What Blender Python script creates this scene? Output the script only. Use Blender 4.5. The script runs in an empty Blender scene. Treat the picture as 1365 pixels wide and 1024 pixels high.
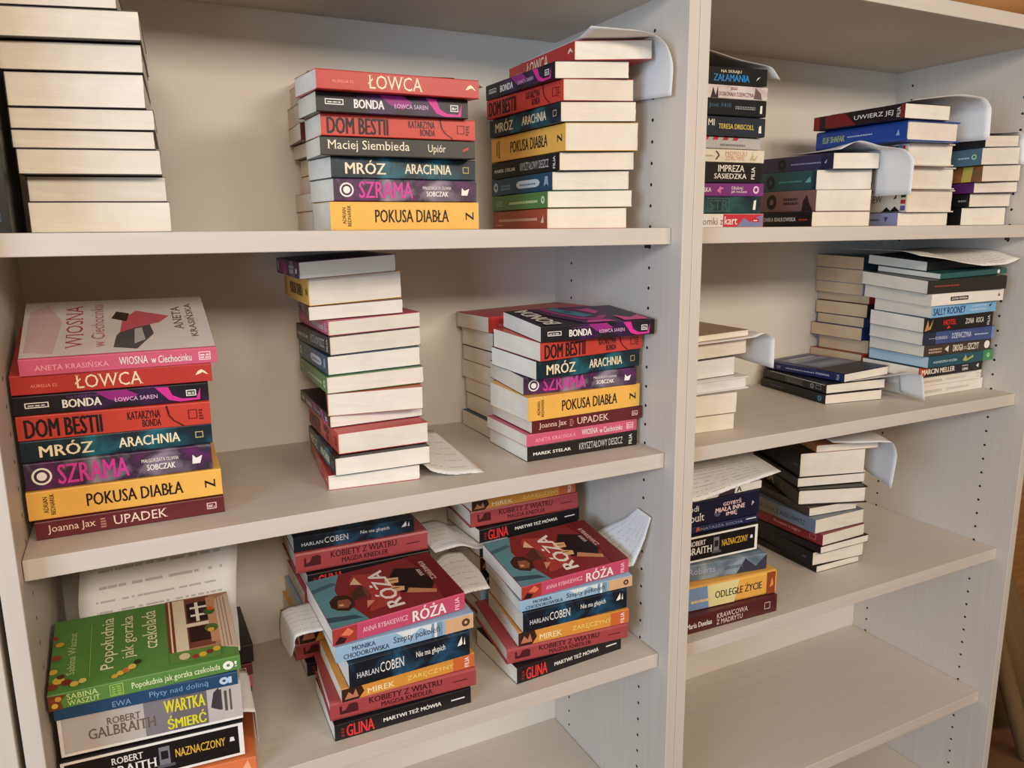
import bpy, bmesh, math, random
from mathutils import Matrix, Vector
SC = bpy.context.scene
COL = SC.collection
CAM = {'loc': [-0.76646, -0.92045, 1.39609], 'f': 1020.938, 'R': [[0.893019, -0.449911, -0.009839], [0.096207, 0.16951, 0.980821], [0.439615, 0.876839, -0.19466]]}
# ---------------------------------------------------------------- camera
cd = bpy.data.cameras.new('camera'); cam = bpy.data.objects.new('camera', cd); COL.objects.link(cam)
cd.sensor_width = 36.0; cd.lens = 36.0 * CAM['f'] / 1365.0; cd.clip_start = .01
_r = CAM['R']
cam.matrix_world = Matrix(((_r[0][0], _r[1][0], -_r[2][0], CAM['loc'][0]), (_r[0][1], _r[1][1], -_r[2][1], CAM['loc'][1]),
                           (_r[0][2], _r[1][2], -_r[2][2], CAM['loc'][2]), (0, 0, 0, 1)))
SC.camera = cam
# ---------------------------------------------------------------- light
def lin(c):
    return tuple(((v/255.0)/12.92 if v/255.0 <= .04045 else ((v/255.0+.055)/1.055)**2.4) for v in c[:3])
wd = bpy.data.worlds.new('room_air'); SC.world = wd; wd.use_nodes = True
bgn = wd.node_tree.nodes['Background']; bgn.inputs[0].default_value = (*lin((255, 228, 196)), 1); bgn.inputs[1].default_value = .24
def area(name, loc, target, sx, sy, power, col):
    l = bpy.data.lights.new(name, 'AREA'); l.shape = 'RECTANGLE'; l.size = sx; l.size_y = sy; l.energy = power; l.color = lin(col)
    o = bpy.data.objects.new(name, l); COL.objects.link(o); o.location = loc
    o.rotation_euler = (Vector(target)-Vector(loc)).to_track_quat('-Z', 'Y').to_euler()
    return o
area('ceiling_lamp', (.55, -2.35, 2.2), (.3, 0, 1.1), 1.1, .4, 29.5, (255, 240, 222))
area('ceiling_lamp', (-1.0, -2.35, 2.2), (-.4, 0, 1.1), 1.1, .4, 27.5, (255, 240, 222))
area('window_daylight', (-3.0, -1.7, 1.5), (.2, .1, 1.15), 1.4, 1.4, 70, (192, 222, 255))
SC.view_settings.view_transform = 'Standard'; SC.view_settings.look = 'None'
SC.view_settings.exposure = 0.0; SC.view_settings.gamma = 1.0; SC.view_settings.use_curve_mapping = False
# ---------------------------------------------------------------- materials
MATS = {}
def base_mat(key, rough=.5, spec=.35):
    m = bpy.data.materials.new(key); m.use_nodes = True
    b = m.node_tree.nodes['Principled BSDF']; b.inputs['Roughness'].default_value = rough
    b.inputs['Specular IOR Level'].default_value = spec
    return m, m.node_tree, b
def N(nt, t, **kw):
    n = nt.nodes.new(t)
    for k, v in kw.items(): setattr(n, k, v)
    return n
def flat(c, rough=.5, spec=.35):
    key = 'ink_%02x%02x%02x_%d' % (int(c[0]), int(c[1]), int(c[2]), rough*100)
    if key in MATS: return MATS[key]
    m, nt, b = base_mat(key, rough, spec)
    tc = N(nt, 'ShaderNodeTexCoord'); nz = N(nt, 'ShaderNodeTexNoise'); nz.inputs['Scale'].default_value = 60; nz.inputs['Detail'].default_value = 4
    mr = N(nt, 'ShaderNodeMapRange'); mr.inputs[3].default_value = .92; mr.inputs[4].default_value = 1.08
    mx = N(nt, 'ShaderNodeMix', data_type='RGBA', blend_type='MULTIPLY'); mx.inputs[0].default_value = 1
    mx.inputs[6].default_value = (*lin(c), 1)
    L = nt.links.new
    L(tc.outputs['Object'], nz.inputs['Vector']); L(nz.outputs['Fac'], mr.inputs[0]); L(mr.outputs[0], mx.inputs[7]); L(mx.outputs[2], b.inputs['Base Color'])
    MATS[key] = m; return m
def smoke(c, a, b2):
    key = 'cloudy_print_%s_%s' % ('%02x%02x%02x' % tuple(c), '%02x%02x%02x' % tuple(a))
    if key in MATS: return MATS[key]
    m, nt, b = base_mat(key, .38, .4)
    tc = N(nt, 'ShaderNodeTexCoord'); nz = N(nt, 'ShaderNodeTexNoise'); nz.inputs['Scale'].default_value = 22; nz.inputs['Detail'].default_value = 6; nz.inputs['Distortion'].default_value = .8
    rp = N(nt, 'ShaderNodeValToRGB'); cr = rp.color_ramp
    cr.elements[0].position = .3; cr.elements[0].color = (*lin(b2), 1); cr.elements[1].position = .74; cr.elements[1].color = (*lin(a), 1)
    e = cr.elements.new(.52); e.color = (*lin(c), 1)
    L = nt.links.new
    L(tc.outputs['Object'], nz.inputs['Vector']); L(nz.outputs['Fac'], rp.inputs[0]); L(rp.outputs[0], b.inputs['Base Color'])
    MATS[key] = m; return m
def pages(c):
    key = 'page_edges_%02x%02x%02x' % tuple(c)
    if key in MATS: return MATS[key]
    m, nt, b = base_mat(key, .85, .15)
    tc = N(nt, 'ShaderNodeTexCoord'); mp = N(nt, 'ShaderNodeMapping'); mp.inputs['Scale'].default_value = (9, 9, 1500)
    nz = N(nt, 'ShaderNodeTexNoise'); nz.inputs['Scale'].default_value = 1; nz.inputs['Detail'].default_value = 3
    n2 = N(nt, 'ShaderNodeTexNoise'); n2.inputs['Scale'].default_value = 25; n2.inputs['Detail'].default_value = 2
    ad = N(nt, 'ShaderNodeMath', operation='ADD'); mr = N(nt, 'ShaderNodeMapRange'); mr.inputs[1].default_value = .6; mr.inputs[2].default_value = 1.4; mr.inputs[3].default_value = .86; mr.inputs[4].default_value = 1.06
    mx = N(nt, 'ShaderNodeMix', data_type='RGBA', blend_type='MULTIPLY'); mx.inputs[0].default_value = 1; mx.inputs[6].default_value = (*lin(c), 1)
    bp = N(nt, 'ShaderNodeBump'); bp.inputs['Strength'].default_value = .12; bp.inputs['Distance'].default_value = .001
    L = nt.links.new
    L(tc.outputs['Object'], mp.inputs['Vector']); L(mp.outputs[0], nz.inputs['Vector']); L(tc.outputs['Object'], n2.inputs['Vector'])
    L(nz.outputs['Fac'], ad.inputs[0]); L(n2.outputs['Fac'], ad.inputs[1]); L(ad.outputs[0], mr.inputs[0]); L(mr.outputs[0], mx.inputs[7])
    L(mx.outputs[2], b.inputs['Base Color']); L(nz.outputs['Fac'], bp.inputs['Height']); L(bp.outputs[0], b.inputs['Normal'])
    MATS[key] = m; return m
def laminate(name, c, scale, dark=.955, light=1.025, rough=.48):
    m, nt, b = base_mat(name, rough, .35)
    tc = N(nt, 'ShaderNodeTexCoord'); mp = N(nt, 'ShaderNodeMapping'); mp.inputs['Scale'].default_value = scale
    nz = N(nt, 'ShaderNodeTexNoise'); nz.inputs['Scale'].default_value = 1; nz.inputs['Detail'].default_value = 5; nz.inputs['Distortion'].default_value = .4
    mr = N(nt, 'ShaderNodeMapRange'); mr.inputs[1].default_value = .3; mr.inputs[2].default_value = .7; mr.inputs[3].default_value = dark; mr.inputs[4].default_value = light
    mx = N(nt, 'ShaderNodeMix', data_type='RGBA', blend_type='MULTIPLY'); mx.inputs[0].default_value = 1; mx.inputs[6].default_value = (*lin(c), 1)
    L = nt.links.new
    L(tc.outputs['Object'], mp.inputs['Vector']); L(mp.outputs[0], nz.inputs['Vector']); L(nz.outputs['Fac'], mr.inputs[0]); L(mr.outputs[0], mx.inputs[7]); L(mx.outputs[2], b.inputs['Base Color'])
    return m
OAK = (206, 196, 183)
M_SHELF = laminate('pale_oak_board', OAK, (2.5, 130, 130))
M_PANEL = laminate('pale_oak_panel', OAK, (130, 130, 2.5))
M_BACK = laminate('cream_back_board', (222, 215, 203), (6, 6, 6), .98, 1.02, .6)
M_HOLE = flat((34, 26, 20), .8); M_PIN = flat((60, 48, 40), .4)
M_WALL = laminate('painted_wall', (196, 170, 130), (9, 9, 9), .96, 1.03, .8)
M_FLOOR = laminate('brown_floor', (120, 84, 52), (3, 40, 3), .8, 1.1, .5)
def paper_mat(mode):
    key = 'white_paper_%d' % mode
    if key in MATS: return MATS[key]
    m, nt, b = base_mat(key, .7, .2)
    white = (*lin((232, 230, 226)), 1)
    b.inputs['Base Color'].default_value = white
    if mode:
        L = nt.links.new
        uv = N(nt, 'ShaderNodeTexCoord'); sp = N(nt, 'ShaderNodeSeparateXYZ'); L(uv.outputs['UV'], sp.inputs[0])
        rows = N(nt, 'ShaderNodeMath', operation='MULTIPLY'); rows.inputs[1].default_value = 16 if mode == 1 else 7; L(sp.outputs[1], rows.inputs[0])
        fr = N(nt, 'ShaderNodeMath', operation='FRACT'); L(rows.outputs[0], fr.inputs[0])
        band = N(nt, 'ShaderNodeMath', operation='LESS_THAN'); band.inputs[1].default_value = .17 if mode == 1 else .1; L(fr.outputs[0], band.inputs[0])
        fl = N(nt, 'ShaderNodeMath', operation='FLOOR'); L(rows.outputs[0], fl.inputs[0])
        cb = N(nt, 'ShaderNodeCombineXYZ'); mu = N(nt, 'ShaderNodeMath', operation='MULTIPLY'); mu.inputs[1].default_value = 26; L(sp.outputs[0], mu.inputs[0])
        m7 = N(nt, 'ShaderNodeMath', operation='MULTIPLY'); m7.inputs[1].default_value = 7.3; L(fl.outputs[0], m7.inputs[0])
        L(mu.outputs[0], cb.inputs[0]); L(m7.outputs[0], cb.inputs[1])
        nz = N(nt, 'ShaderNodeTexNoise'); nz.inputs['Scale'].default_value = 1.0; nz.inputs['Detail'].default_value = 2; L(cb.outputs[0], nz.inputs['Vector'])
        gt = N(nt, 'ShaderNodeMath', operation='GREATER_THAN'); gt.inputs[1].default_value = .47; L(nz.outputs['Fac'], gt.inputs[0])
        a1 = N(nt, 'ShaderNodeMath', operation='GREATER_THAN'); a1.inputs[1].default_value = .1; L(sp.outputs[0], a1.inputs[0])
        a2 = N(nt, 'ShaderNodeMath', operation='LESS_THAN'); a2.inputs[1].default_value = .9; L(sp.outputs[0], a2.inputs[0])
        p1 = N(nt, 'ShaderNodeMath', operation='MULTIPLY'); L(band.outputs[0], p1.inputs[0]); L(gt.outputs[0], p1.inputs[1])
        p2 = N(nt, 'ShaderNodeMath', operation='MULTIPLY'); L(a1.outputs[0], p2.inputs[0]); L(a2.outputs[0], p2.inputs[1])
        p3 = N(nt, 'ShaderNodeMath', operation='MULTIPLY'); L(p1.outputs[0], p3.inputs[0]); L(p2.outputs[0], p3.inputs[1])
        mx = N(nt, 'ShaderNodeMix', data_type='RGBA'); mx.inputs[6].default_value = white; mx.inputs[7].default_value = (*lin((186, 184, 186)), 1)
        L(p3.outputs[0], mx.inputs[0]); L(mx.outputs[2], b.inputs['Base Color'])
    MATS[key] = m; return m
# ---------------------------------------------------------------- builders
def new_obj(name, verts, faces, mats, parent=None, fm=None, smooth=False):
    me = bpy.data.meshes.new(name); me.from_pydata(verts, [], faces)
    for m in (mats if isinstance(mats, list) else [mats]): me.materials.append(m)
    if fm:
        for p, i in zip(me.polygons, fm): p.material_index = i
    if smooth:
        for p in me.polygons: p.use_smooth = True
    me.update()
    o = bpy.data.objects.new(name, me); COL.objects.link(o)
    if parent: o.parent = parent
    return o
def empty(name, loc, label=None, cat=None, group=None, rz=0):
    o = bpy.data.objects.new(name, None); COL.objects.link(o); o.location = loc; o.rotation_euler = (0, 0, rz); o.empty_display_size = .05
    if label: o['label'] = label; o['category'] = cat
    if group: o['group'] = group
    return o
class MB:
    def __init__(s): s.v = []; s.f = []; s.m = []
    def box(s, x0, x1, y0, y1, z0, z1, mi=0, bv=0):
        bm = bmesh.new(); bmesh.ops.create_cube(bm, size=1)
        for q in bm.verts: q.co = Vector(((x0+x1)/2+q.co.x*(x1-x0), (y0+y1)/2+q.co.y*(y1-y0), (z0+z1)/2+q.co.z*(z1-z0)))
        if bv: bmesh.ops.bevel(bm, geom=bm.edges[:], offset=bv, segments=1, affect='EDGES')
        s.add(bm, mi)
    def add(s, bm, mi=0):
        b = len(s.v); bm.verts.index_update(); s.v += [tuple(q.co) for q in bm.verts]
        for f in bm.faces: s.f.append([b+q.index for q in f.verts]); s.m.append(mi)
        bm.free()
    def disc(s, c, r, ax, mi=0, n=10):   # small flat disc facing axis ax ('+x' / '-x')
        b = len(s.v)
        pts = [(c[0], c[1]+r*math.cos(2*math.pi*i/n), c[2]+r*math.sin(2*math.pi*i/n)) for i in range(n)]
        s.v += pts; s.f.append([b+i for i in range(n)] if ax == '+x' else [b+i for i in range(n)][::-1]); s.m.append(mi)
    def build(s, name, mats, parent=None): return new_obj(name, s.v, s.f, mats, parent, s.m)
# ---------------------------------------------------------------- room
def structure(name, box, mat):
    b = MB(); b.box(*box); o = b.build(name, mat); o['kind'] = 'structure'; return o
structure('floor', (-4, 4, -4, 1.2, -.05, 0), M_FLOOR)
structure('wall_back', (-4, 4, 1.2, 1.25, -.05, 2.75), M_WALL)
structure('ceiling', (-4, 4, -4, 1.25, 2.75, 2.8), M_WALL)
# ---------------------------------------------------------------- bookcases
YB = .378
def bookcase(label, x0, x1, shelves, top_z, rec, yh, z0h, holes=True):
    t = .019; e = empty('bookcase', ((x0+x1)/2, YB/2, 0), label, 'bookcase')
    cx, cy = (x0+x1)/2, YB/2
    for s, (a, b) in enumerate(((x0, x0+t), (x1-t, x1))):
        m = MB(); m.box(a-cx, b-cx, -cy, YB+.012-cy, 0, 1.7775, 0, .0008)
        if holes:
            fx = (b-cx+.0002) if s == 0 else (a-cx-.0002)
            for yy in yh:
                for i in range(-10, 43):
                    z = z0h-.032*i
                    if .06 < z < top_z-.03: m.disc((fx, yy-cy, z), .0027, '+x' if s == 0 else '-x', 1)
        m.build('side_panel', [M_PANEL, M_HOLE], e)
    m = MB(); m.box(x0+t-cx, x1-t-cx, YB-cy, YB+.006-cy, .03, 1.7775); m.build('back_panel', M_BACK, e)
    for z in shelves:
        m = MB(); m.box(x0+t+.0008-cx, x1-t-.0008-cx, rec-cy, YB-.001-cy, z-.0245, z, 0, .0007); m.build('shelf', M_SHELF, e)
        for px in (x0+t, x1-t-.008):
            for yy in yh:
                m = MB(); m.box(px-cx, px+.008-cx, yy-.003-cy, yy+.003-cy, z-.0245-.0065, z-.0245); m.build('shelf_pin', M_PIN, e)
    m = MB(); m.box(x0+t-cx, x1-t-cx, .001-cy, YB-.001-cy, top_z, top_z+.0245, 0, .0007); m.build('top_board', M_SHELF, e)
    m = MB(); m.box(x0+t-cx, x1-t-cx, .03-cy, .046-cy, 0, .04); m.build('plinth', M_SHELF, e)
    return e
ZS = dict(A=1.40, B=1.0465, C=.6945, D=.357, E=1.40, F=1.0465, G=.6945, H=.341)
bookcase('left pale oak bookcase with three shelves of book stacks in view', -.9161, -.0003, [ZS['A'], ZS['B'], ZS['C'], ZS['D'], .06], 1.7345, .0265, (.0796, .3177), 1.4341)
bookcase('right pale oak bookcase with an empty shelf below its books', .0003, .9311, [ZS['E'], ZS['F'], ZS['G'], ZS['H'], .06], 1.7529, .0268, (.0796, .3368), 1.4321)
bookcase('pale oak bookcase edge at the far left behind a dark gap', -1.84, -.9225, [1.40, 1.0465, .6945, .35, .06], 1.7345, .0265, (.08, .32), 1.43, False)
# ---------------------------------------------------------------- lettering shapes
TITLES = {'pokusa': {'c': (238, 180, 84),
            'd': 'yellow paperback with bold black lettering',
            'el': [('t', 'ADRIAN', 0.075, 0.098, 0.22, 0.8, (26, 24, 24), 0.02, 90), ('t', 'BEDNAREK', 0.108, 0.13, 0.14, 0.88, (26, 24, 24), 0.02, 90), ('t', 'POKUSA DIABŁA', 0.285, 0.785, 0.27, 0.73, (26, 24, 24), 0.03, 0),
                   ('t', 'Z', 0.905, 0.962, 0.34, 0.64, (26, 24, 24), 0.05, 90)]},
 'szrama': {'c': (58, 42, 60),
            'd': 'smoky purple paperback with magenta lettering',
            'el': [('o', 0.085, 0.5, 0.32, (238, 232, 222), 0.25), ('o', 0.085, 0.5, 0.16, (238, 232, 222), 0), ('t', 'SZRAMA', 0.165, 0.535, 0.14, 0.88, (214, 60, 150), 0.03, 0),
                   ('t', 'MAŁGORZATA OLIWIA', 0.605, 0.81, 0.56, 0.7, (238, 232, 222), 0.01, 0), ('t', 'SOBCZAK', 0.63, 0.79, 0.24, 0.47, (238, 232, 222), 0.04, 0),
                   ('p', ((0.885, 0.3), (0.93, 0.3), (0.945, 0.62), (0.91, 0.52), (0.89, 0.66)), (238, 232, 222))],
            'art': ('smoke', (150, 135, 150), (110, 35, 100)),
            'ac': 'magenta'},
 'mroz': {'c': (22, 42, 52),
          'd': 'dark teal paperback with cream lettering',
          'el': [('t', 'MRÓZ', 0.09, 0.36, 0.2, 0.88, (240, 222, 185), 0.03, 0), ('t', 'ARACHNIA', 0.49, 0.82, 0.26, 0.74, (240, 222, 185), 0.03, 0), ('f', 0.905, 0.95, 0.34, 0.66, (190, 165, 110))],
          'art': ('smoke', (32, 105, 118), (12, 26, 34))},
 'siembieda': {'c': (52, 50, 46),
               'd': 'charcoal paperback with cream serif lettering',
               'el': [('t', 'Maciej Siembieda', 0.045, 0.56, 0.2, 0.84, (238, 226, 190), 0.0, 0), ('t', 'Upiór', 0.68, 0.8, 0.2, 0.74, (238, 226, 190), 0.0, 0),
                      ('p', ((0.915, 0.38), (0.955, 0.52), (0.955, 0.66), (0.915, 0.52)), (190, 60, 60))]},
 'dom': {'c': (198, 64, 51),
         'd': 'orange-red paperback with heavy black lettering',
         'el': [('t', 'DOM BESTII', 0.035, 0.42, 0.1, 0.86, (26, 24, 24), 0.06, 0), ('t', 'KATARZYNA', 0.55, 0.725, 0.5, 0.84, (26, 24, 24), 0.04, 0), ('t', 'BONDA', 0.625, 0.725, 0.14, 0.46, (26, 24, 24), 0.04, 0),
                ('p', ((0.755, 1), (0.765, 1), (0.775, 0.55), (0.8, 0.3), (0.84, 0.1), (0.85, 0), (0.84, 0), (0.79, 0.3), (0.765, 0.55)), (70, 20, 18)), ('f', 0.875, 0.925, 0.3, 0.72, (110, 30, 26)),
                ('b', 0.935, 0.96, 0.25, 0.75, (110, 30, 26), 4)]},
 'bonda': {'c': (24, 20, 28),
           'd': 'black paperback with magenta swirl',
           'el': [('p', ((0.4, 1), (0.56, 1), (0.62, 0.65), (0.55, 0.3), (0.47, 0.5)), (150, 40, 120)),
                  ('p', ((0.71, 0.95), (0.78, 0.2), (0.84, 0.06), (0.95, 0.1), (0.955, 0.75), (0.93, 0.2), (0.85, 0.22), (0.8, 0.45), (0.78, 0.92)), (214, 50, 140)), ('f', 0.055, 0.17, 0.38, 0.66, (238, 232, 222)),
                  ('b', 0.07, 0.155, 0.48, 0.56, (238, 232, 222), 1), ('t', 'KATARZYNA', 0.26, 0.42, 0.76, 0.86, (120, 70, 130), 0.0, 0), ('t', 'BONDA', 0.235, 0.43, 0.26, 0.7, (238, 232, 222), 0.05, 0),
                  ('t', 'ŁOWCA SAREN', 0.495, 0.72, 0.36, 0.58, (225, 190, 215), 0.0, 0), ('f', 0.875, 0.93, 0.34, 0.68, (238, 232, 222)), ('b', 0.885, 0.92, 0.44, 0.58, (238, 232, 222), 2),
                  ('P', ((0.2, 1), (0.78, 1), (0.84, 0.7), (0.74, 0.3), (0.6, 0.02), (0.38, 0.02), (0.26, 0.5)), (74, 28, 74)),
                  ('P', ((0.36, 0.95), (0.44, 0.5), (0.5, 0.35), (0.6, 0.42), (0.56, 0.66), (0.48, 0.8), (0.46, 0.98)), (58, 128, 146)), ('P', ((0.42, 0.7), (0.5, 0.62), (0.49, 0.75)), (30, 40, 52)),
                  ('P', ((0.3, 0.95), (0.34, 0.6), (0.42, 0.25), (0.58, 0.16), (0.7, 0.34), (0.66, 0.4), (0.56, 0.26), (0.45, 0.34), (0.38, 0.62), (0.35, 0.96)), (170, 44, 116)),
                  ('P', ((0.58, 0.9), (0.66, 0.5), (0.74, 0.62), (0.72, 0.86), (0.64, 0.8)), (196, 60, 120)), ('P', ((0.4, 0.02), (0.66, 0.02), (0.62, 0.14), (0.46, 0.16)), (206, 72, 150)),
                  ('P', ((0.73, 0.02), (0.95, 0.02), (0.97, 0.3), (0.84, 0.16), (0.76, 0.34)), (214, 60, 140)), ('T', 'BONDA', 0.06, 0.2, 0.06, 0.96, (238, 232, 222), 0.05, 90)],
           'art': ('smoke', (60, 25, 75), (18, 16, 22))},
 'lowca': {'c': (184, 54, 46),
           'd': 'red paperback with large cream lettering',
           'el': [('t', 'AURELIA ES', 0.09, 0.215, 0.36, 0.52, (235, 150, 125), 0.0, 0), ('t', 'ŁOWCA', 0.3, 0.635, 0.16, 0.86, (240, 222, 185), 0.0, 0),
                  ('p', ((0.91, 0.42), (0.925, 0.62), (0.945, 0.72), (0.962, 0.6), (0.98, 0.42), (0.965, 0.46), (0.95, 0.56), (0.93, 0.46)), (240, 222, 185))]},
 'wiosna': {'c': (206, 92, 118),
            'd': 'pink paperback with white lettering',
            'el': [('t', 'ANETA KRASIŃSKA', 0.07, 0.43, 0.3, 0.72, (245, 170, 180), 0.0, 0), ('t', 'WIOSNA', 0.48, 0.63, 0.3, 0.78, (238, 232, 222), 0.01, 0), ('t', 'w Ciechocinku', 0.645, 0.86, 0.26, 0.72, (238, 232, 222), 0.01, 0),
                   ('f', 0.9, 0.965, 0.25, 0.78, (250, 205, 212)), ('b', 0.908, 0.957, 0.36, 0.68, (250, 205, 212), 2), ('R', 0, 1, 0.012, 1, (214, 204, 198)),
                   ('P', ((0.02, 0.1), (0.16, 0.05), (0.2, 0.6), (0.12, 0.95), (0.03, 0.8)), (206, 176, 172)), ('T', 'WIOSNA', 0.22, 0.31, 0.12, 0.9, (176, 70, 78), 0.0, 90),
                   ('T', 'w Ciechocinku', 0.35, 0.42, 0.12, 0.9, (180, 96, 100), 0.0, 90), ('P', ((0.46, 0.1), (0.58, 0.05), (0.68, 0.3), (0.66, 0.55), (0.55, 0.5), (0.48, 0.3)), (84, 80, 82)),
                   ('P', ((0.5, 0.35), (0.58, 0.42), (0.72, 0.5), (0.78, 0.62), (0.6, 0.75), (0.52, 0.6)), (196, 92, 100)), ('P', ((0.46, 0.62), (0.54, 0.55), (0.56, 0.7), (0.49, 0.75)), (60, 46, 44)),
                   ('P', ((0.57, 0.14), (0.63, 0.2), (0.62, 0.42), (0.58, 0.4)), (178, 178, 170)), ('T', 'ANETA', 0.8, 0.85, 0.35, 0.8, (96, 84, 84), 0.0, 90), ('T', 'KRASIŃSKA', 0.87, 0.92, 0.2, 0.85, (96, 84, 84), 0.0, 90)]},
 'upadek': {'c': (98, 34, 38),
            'd': 'maroon paperback with cream lettering',
            'el': [('t', 'Joanna Jax', 0.06, 0.3, 0.24, 0.76, (235, 205, 180), 0.0, 0), ('b', 0.325, 0.36, 0.2, 0.8, (180, 120, 105), 4), ('t', 'UPADEK', 0.39, 0.68, 0.26, 0.78, (238, 210, 185), 0.0, 0),
                   ('f', 0.9, 0.955, 0.32, 0.7, (225, 190, 175)), ('b', 0.908, 0.947, 0.42, 0.6, (225, 190, 175), 2)]},
 'krysztal': {'c': (28, 28, 28),
              'd': 'black paperback with pale condensed lettering',
              'el': [('t', 'MAREK STELAR', 0.05, 0.38, 0.36, 0.56, (238, 232, 222), 0.03, 0), ('t', 'KRYSZTAŁOWY DESZCZ', 0.455, 0.86, 0.28, 0.74, (205, 200, 195), 0.0, 0),
                     ('t', 'FILIA', 0.92, 0.95, 0.16, 0.84, (238, 232, 222), 0.02, 90)]},
 'teal': {'c': (34, 72, 96),
          'd': 'blue-teal paperback with pale oval label',
          'el': [('o', 0.08, 0.5, 0.28, (200, 210, 215), 0.12), ('b', 0.17, 0.34, 0.3, 0.66, (120, 150, 170), 2),
                 ('p', ((0.44, 0.5), (0.46, 0.34), (0.5, 0.28), (0.76, 0.28), (0.8, 0.34), (0.82, 0.5), (0.8, 0.66), (0.76, 0.72), (0.5, 0.72), (0.46, 0.66)), (205, 212, 214)), ('b', 0.5, 0.76, 0.42, 0.58, (90, 120, 140), 1),
                 ('p', ((0.88, 0.25), (0.92, 0.4), (0.95, 0.25), (0.94, 0.8), (0.9, 0.8)), (150, 170, 190))]},
 'green': {'c': (88, 128, 66), 'd': 'green paperback with pale lettering', 'el': [('b', 0.08, 0.2, 0.3, 0.7, (160, 190, 120), 3), ('b', 0.34, 0.84, 0.36, 0.62, (205, 215, 150), 1), ('o', 0.93, 0.5, 0.24, (220, 225, 190), 0.1)]},
 'orange': {'c': (176, 82, 50),
            'd': 'burnt-orange paperback with pale lettering',
            'el': [('b', 0.12, 0.84, 0.42, 0.64, (235, 190, 160), 1), ('b', 0.08, 0.2, 0.2, 0.3, (235, 190, 160), 1), ('p', ((0.9, 0.3), (0.94, 0.7), (0.95, 0.3)), (240, 210, 190))]},
 'p': {'c': (30, 26, 26), 'd': 'dark-covered paperback, page edges facing out', 'el': []},
 'tall': {'c': (24, 22, 22), 'd': 'thick dark-covered paperback, page edges out', 'el': []},
 'hid': {'c': (40, 40, 46), 'd': 'dark paperback', 'el': []},
 'hid2': {'c': (60, 48, 44), 'd': 'brown paperback', 'el': []},
 'dark': {'c': (30, 24, 26), 'd': 'blackish paperback', 'el': []},
 'black': {'c': (20, 18, 18), 'd': 'thin black paperback', 'el': []},
 'domki': {'c': (226, 220, 212),
           'd': 'white, red and blue paperback',
           'el': [('r', 0.563, 1.0, 0, 1, (196, 52, 66)), ('p', ((0.712, 0.05), (0.787, 0.7), (0.85, 0.35), (0.94, 0.8), (0.991, 0.9), (0.991, 0.05)), (120, 130, 170)), ('t', 'Domki z', 0.297, 0.563, 0.18, 0.72, (125, 120, 122), 0.0, 0),
                  ('t', 'kart', 0.574, 0.716, 0.2, 0.8, (238, 232, 222), 0.01, 0), ('r', 0.879, 0.952, 0.36, 0.66, (190, 40, 44)), ('b', 0.89, 0.94, 0.45, 0.58, (238, 232, 222), 1)]},
 'stara': {'c': (30, 52, 58),
           'd': 'dark teal paperback with faint outlined lettering',
           'el': [('f', 0.431, 0.658, 0.1, 0.9, (85, 100, 100)), ('t', 'STR', 0.448, 0.645, 0.2, 0.8, (74, 90, 92), 0.0, 0), ('p', ((0.913, 0.2), (0.942, 0.2), (0.947, 0.8), (0.922, 0.75)), (238, 232, 222))],
           'art': ('smoke', (40, 90, 85), (22, 30, 36))},
 'odb': {'c': (126, 54, 122),
         'd': 'purple paperback with white lettering',
         'el': [('t', 'SKA', 0.364, 0.441, 0.32, 0.66, (238, 232, 222), 0.02, 0), ('p', ((0.499, 0.4), (0.531, 0.75), (0.574, 0.6), (0.542, 0.5), (0.542, 0.2)), (215, 120, 170)),
                ('t', 'Odbudować', 0.65, 0.777, 0.52, 0.8, (238, 232, 222), 0.0, 0), ('t', 'jak możesz', 0.65, 0.817, 0.2, 0.48, (238, 232, 222), 0.0, 0), ('o', 0.916, 0.5, 0.3, (235, 200, 230), 0.16)]},
 'impreza': {'c': (30, 26, 28),
             'd': 'black paperback with two lines of white capitals',
             'el': [('t', 'IMPREZA', 0.523, 0.806, 0.54, 0.86, (238, 232, 222), 0.02, 0), ('t', 'SĄSIEDZKA', 0.484, 0.833, 0.12, 0.46, (238, 232, 222), 0.02, 0), ('t', 'FILIA', 0.884, 0.923, 0.18, 0.78, (238, 232, 222), 0.02, 90)]},
 'morelki': {'c': (230, 220, 198),
             'd': 'cream paperback with orange lettering',
             'el': [('b', 0.318, 0.413, 0.4, 0.6, (180, 165, 140), 1), ('t', '›', 0.435, 0.488, 0.2, 0.85, (90, 80, 70), 0.0, 0), ('t', 'MORELKI', 0.55, 0.795, 0.52, 0.86, (222, 150, 110), 0.0, 0),
                    ('t', 'ZDROWIE', 0.55, 0.769, 0.16, 0.5, (222, 150, 110), 0.0, 0), ('p', ((0.829, 0.2), (0.865, 0.8), (0.877, 0.3), (0.938, 0.75), (0.897, 0.2)), (200, 190, 140))]},
 'grey': {'c': (190, 186, 182),
          'd': 'light grey paperback with red and white stripes',
          'el': [('p', ((0.342, 0.72), (0.396, 0.72), (0.414, 1), (0.36, 1)), (186, 60, 60)), ('p', ((0.45, 0.72), (0.504, 0.72), (0.523, 1), (0.468, 1)), (186, 60, 60)),
                 ('p', ((0.559, 0.72), (0.615, 0.72), (0.633, 1), (0.578, 1)), (186, 60, 60)), ('p', ((0.671, 0.72), (0.727, 0.72), (0.746, 1), (0.69, 1)), (186, 60, 60)), ('b', 0.536, 0.822, 0.22, 0.5, (130, 126, 124), 1)]},
 'teresa': {'c': (42, 50, 62),
            'd': 'slate blue paperback with yellow lettering',
            'el': [('t', 'MI', 0.366, 0.432, 0.5, 0.84, (238, 232, 222), 0.01, 0), ('t', 'TERESA DRISCOLL', 0.476, 0.871, 0.36, 0.62, (222, 200, 90), 0.03, 0),
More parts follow.
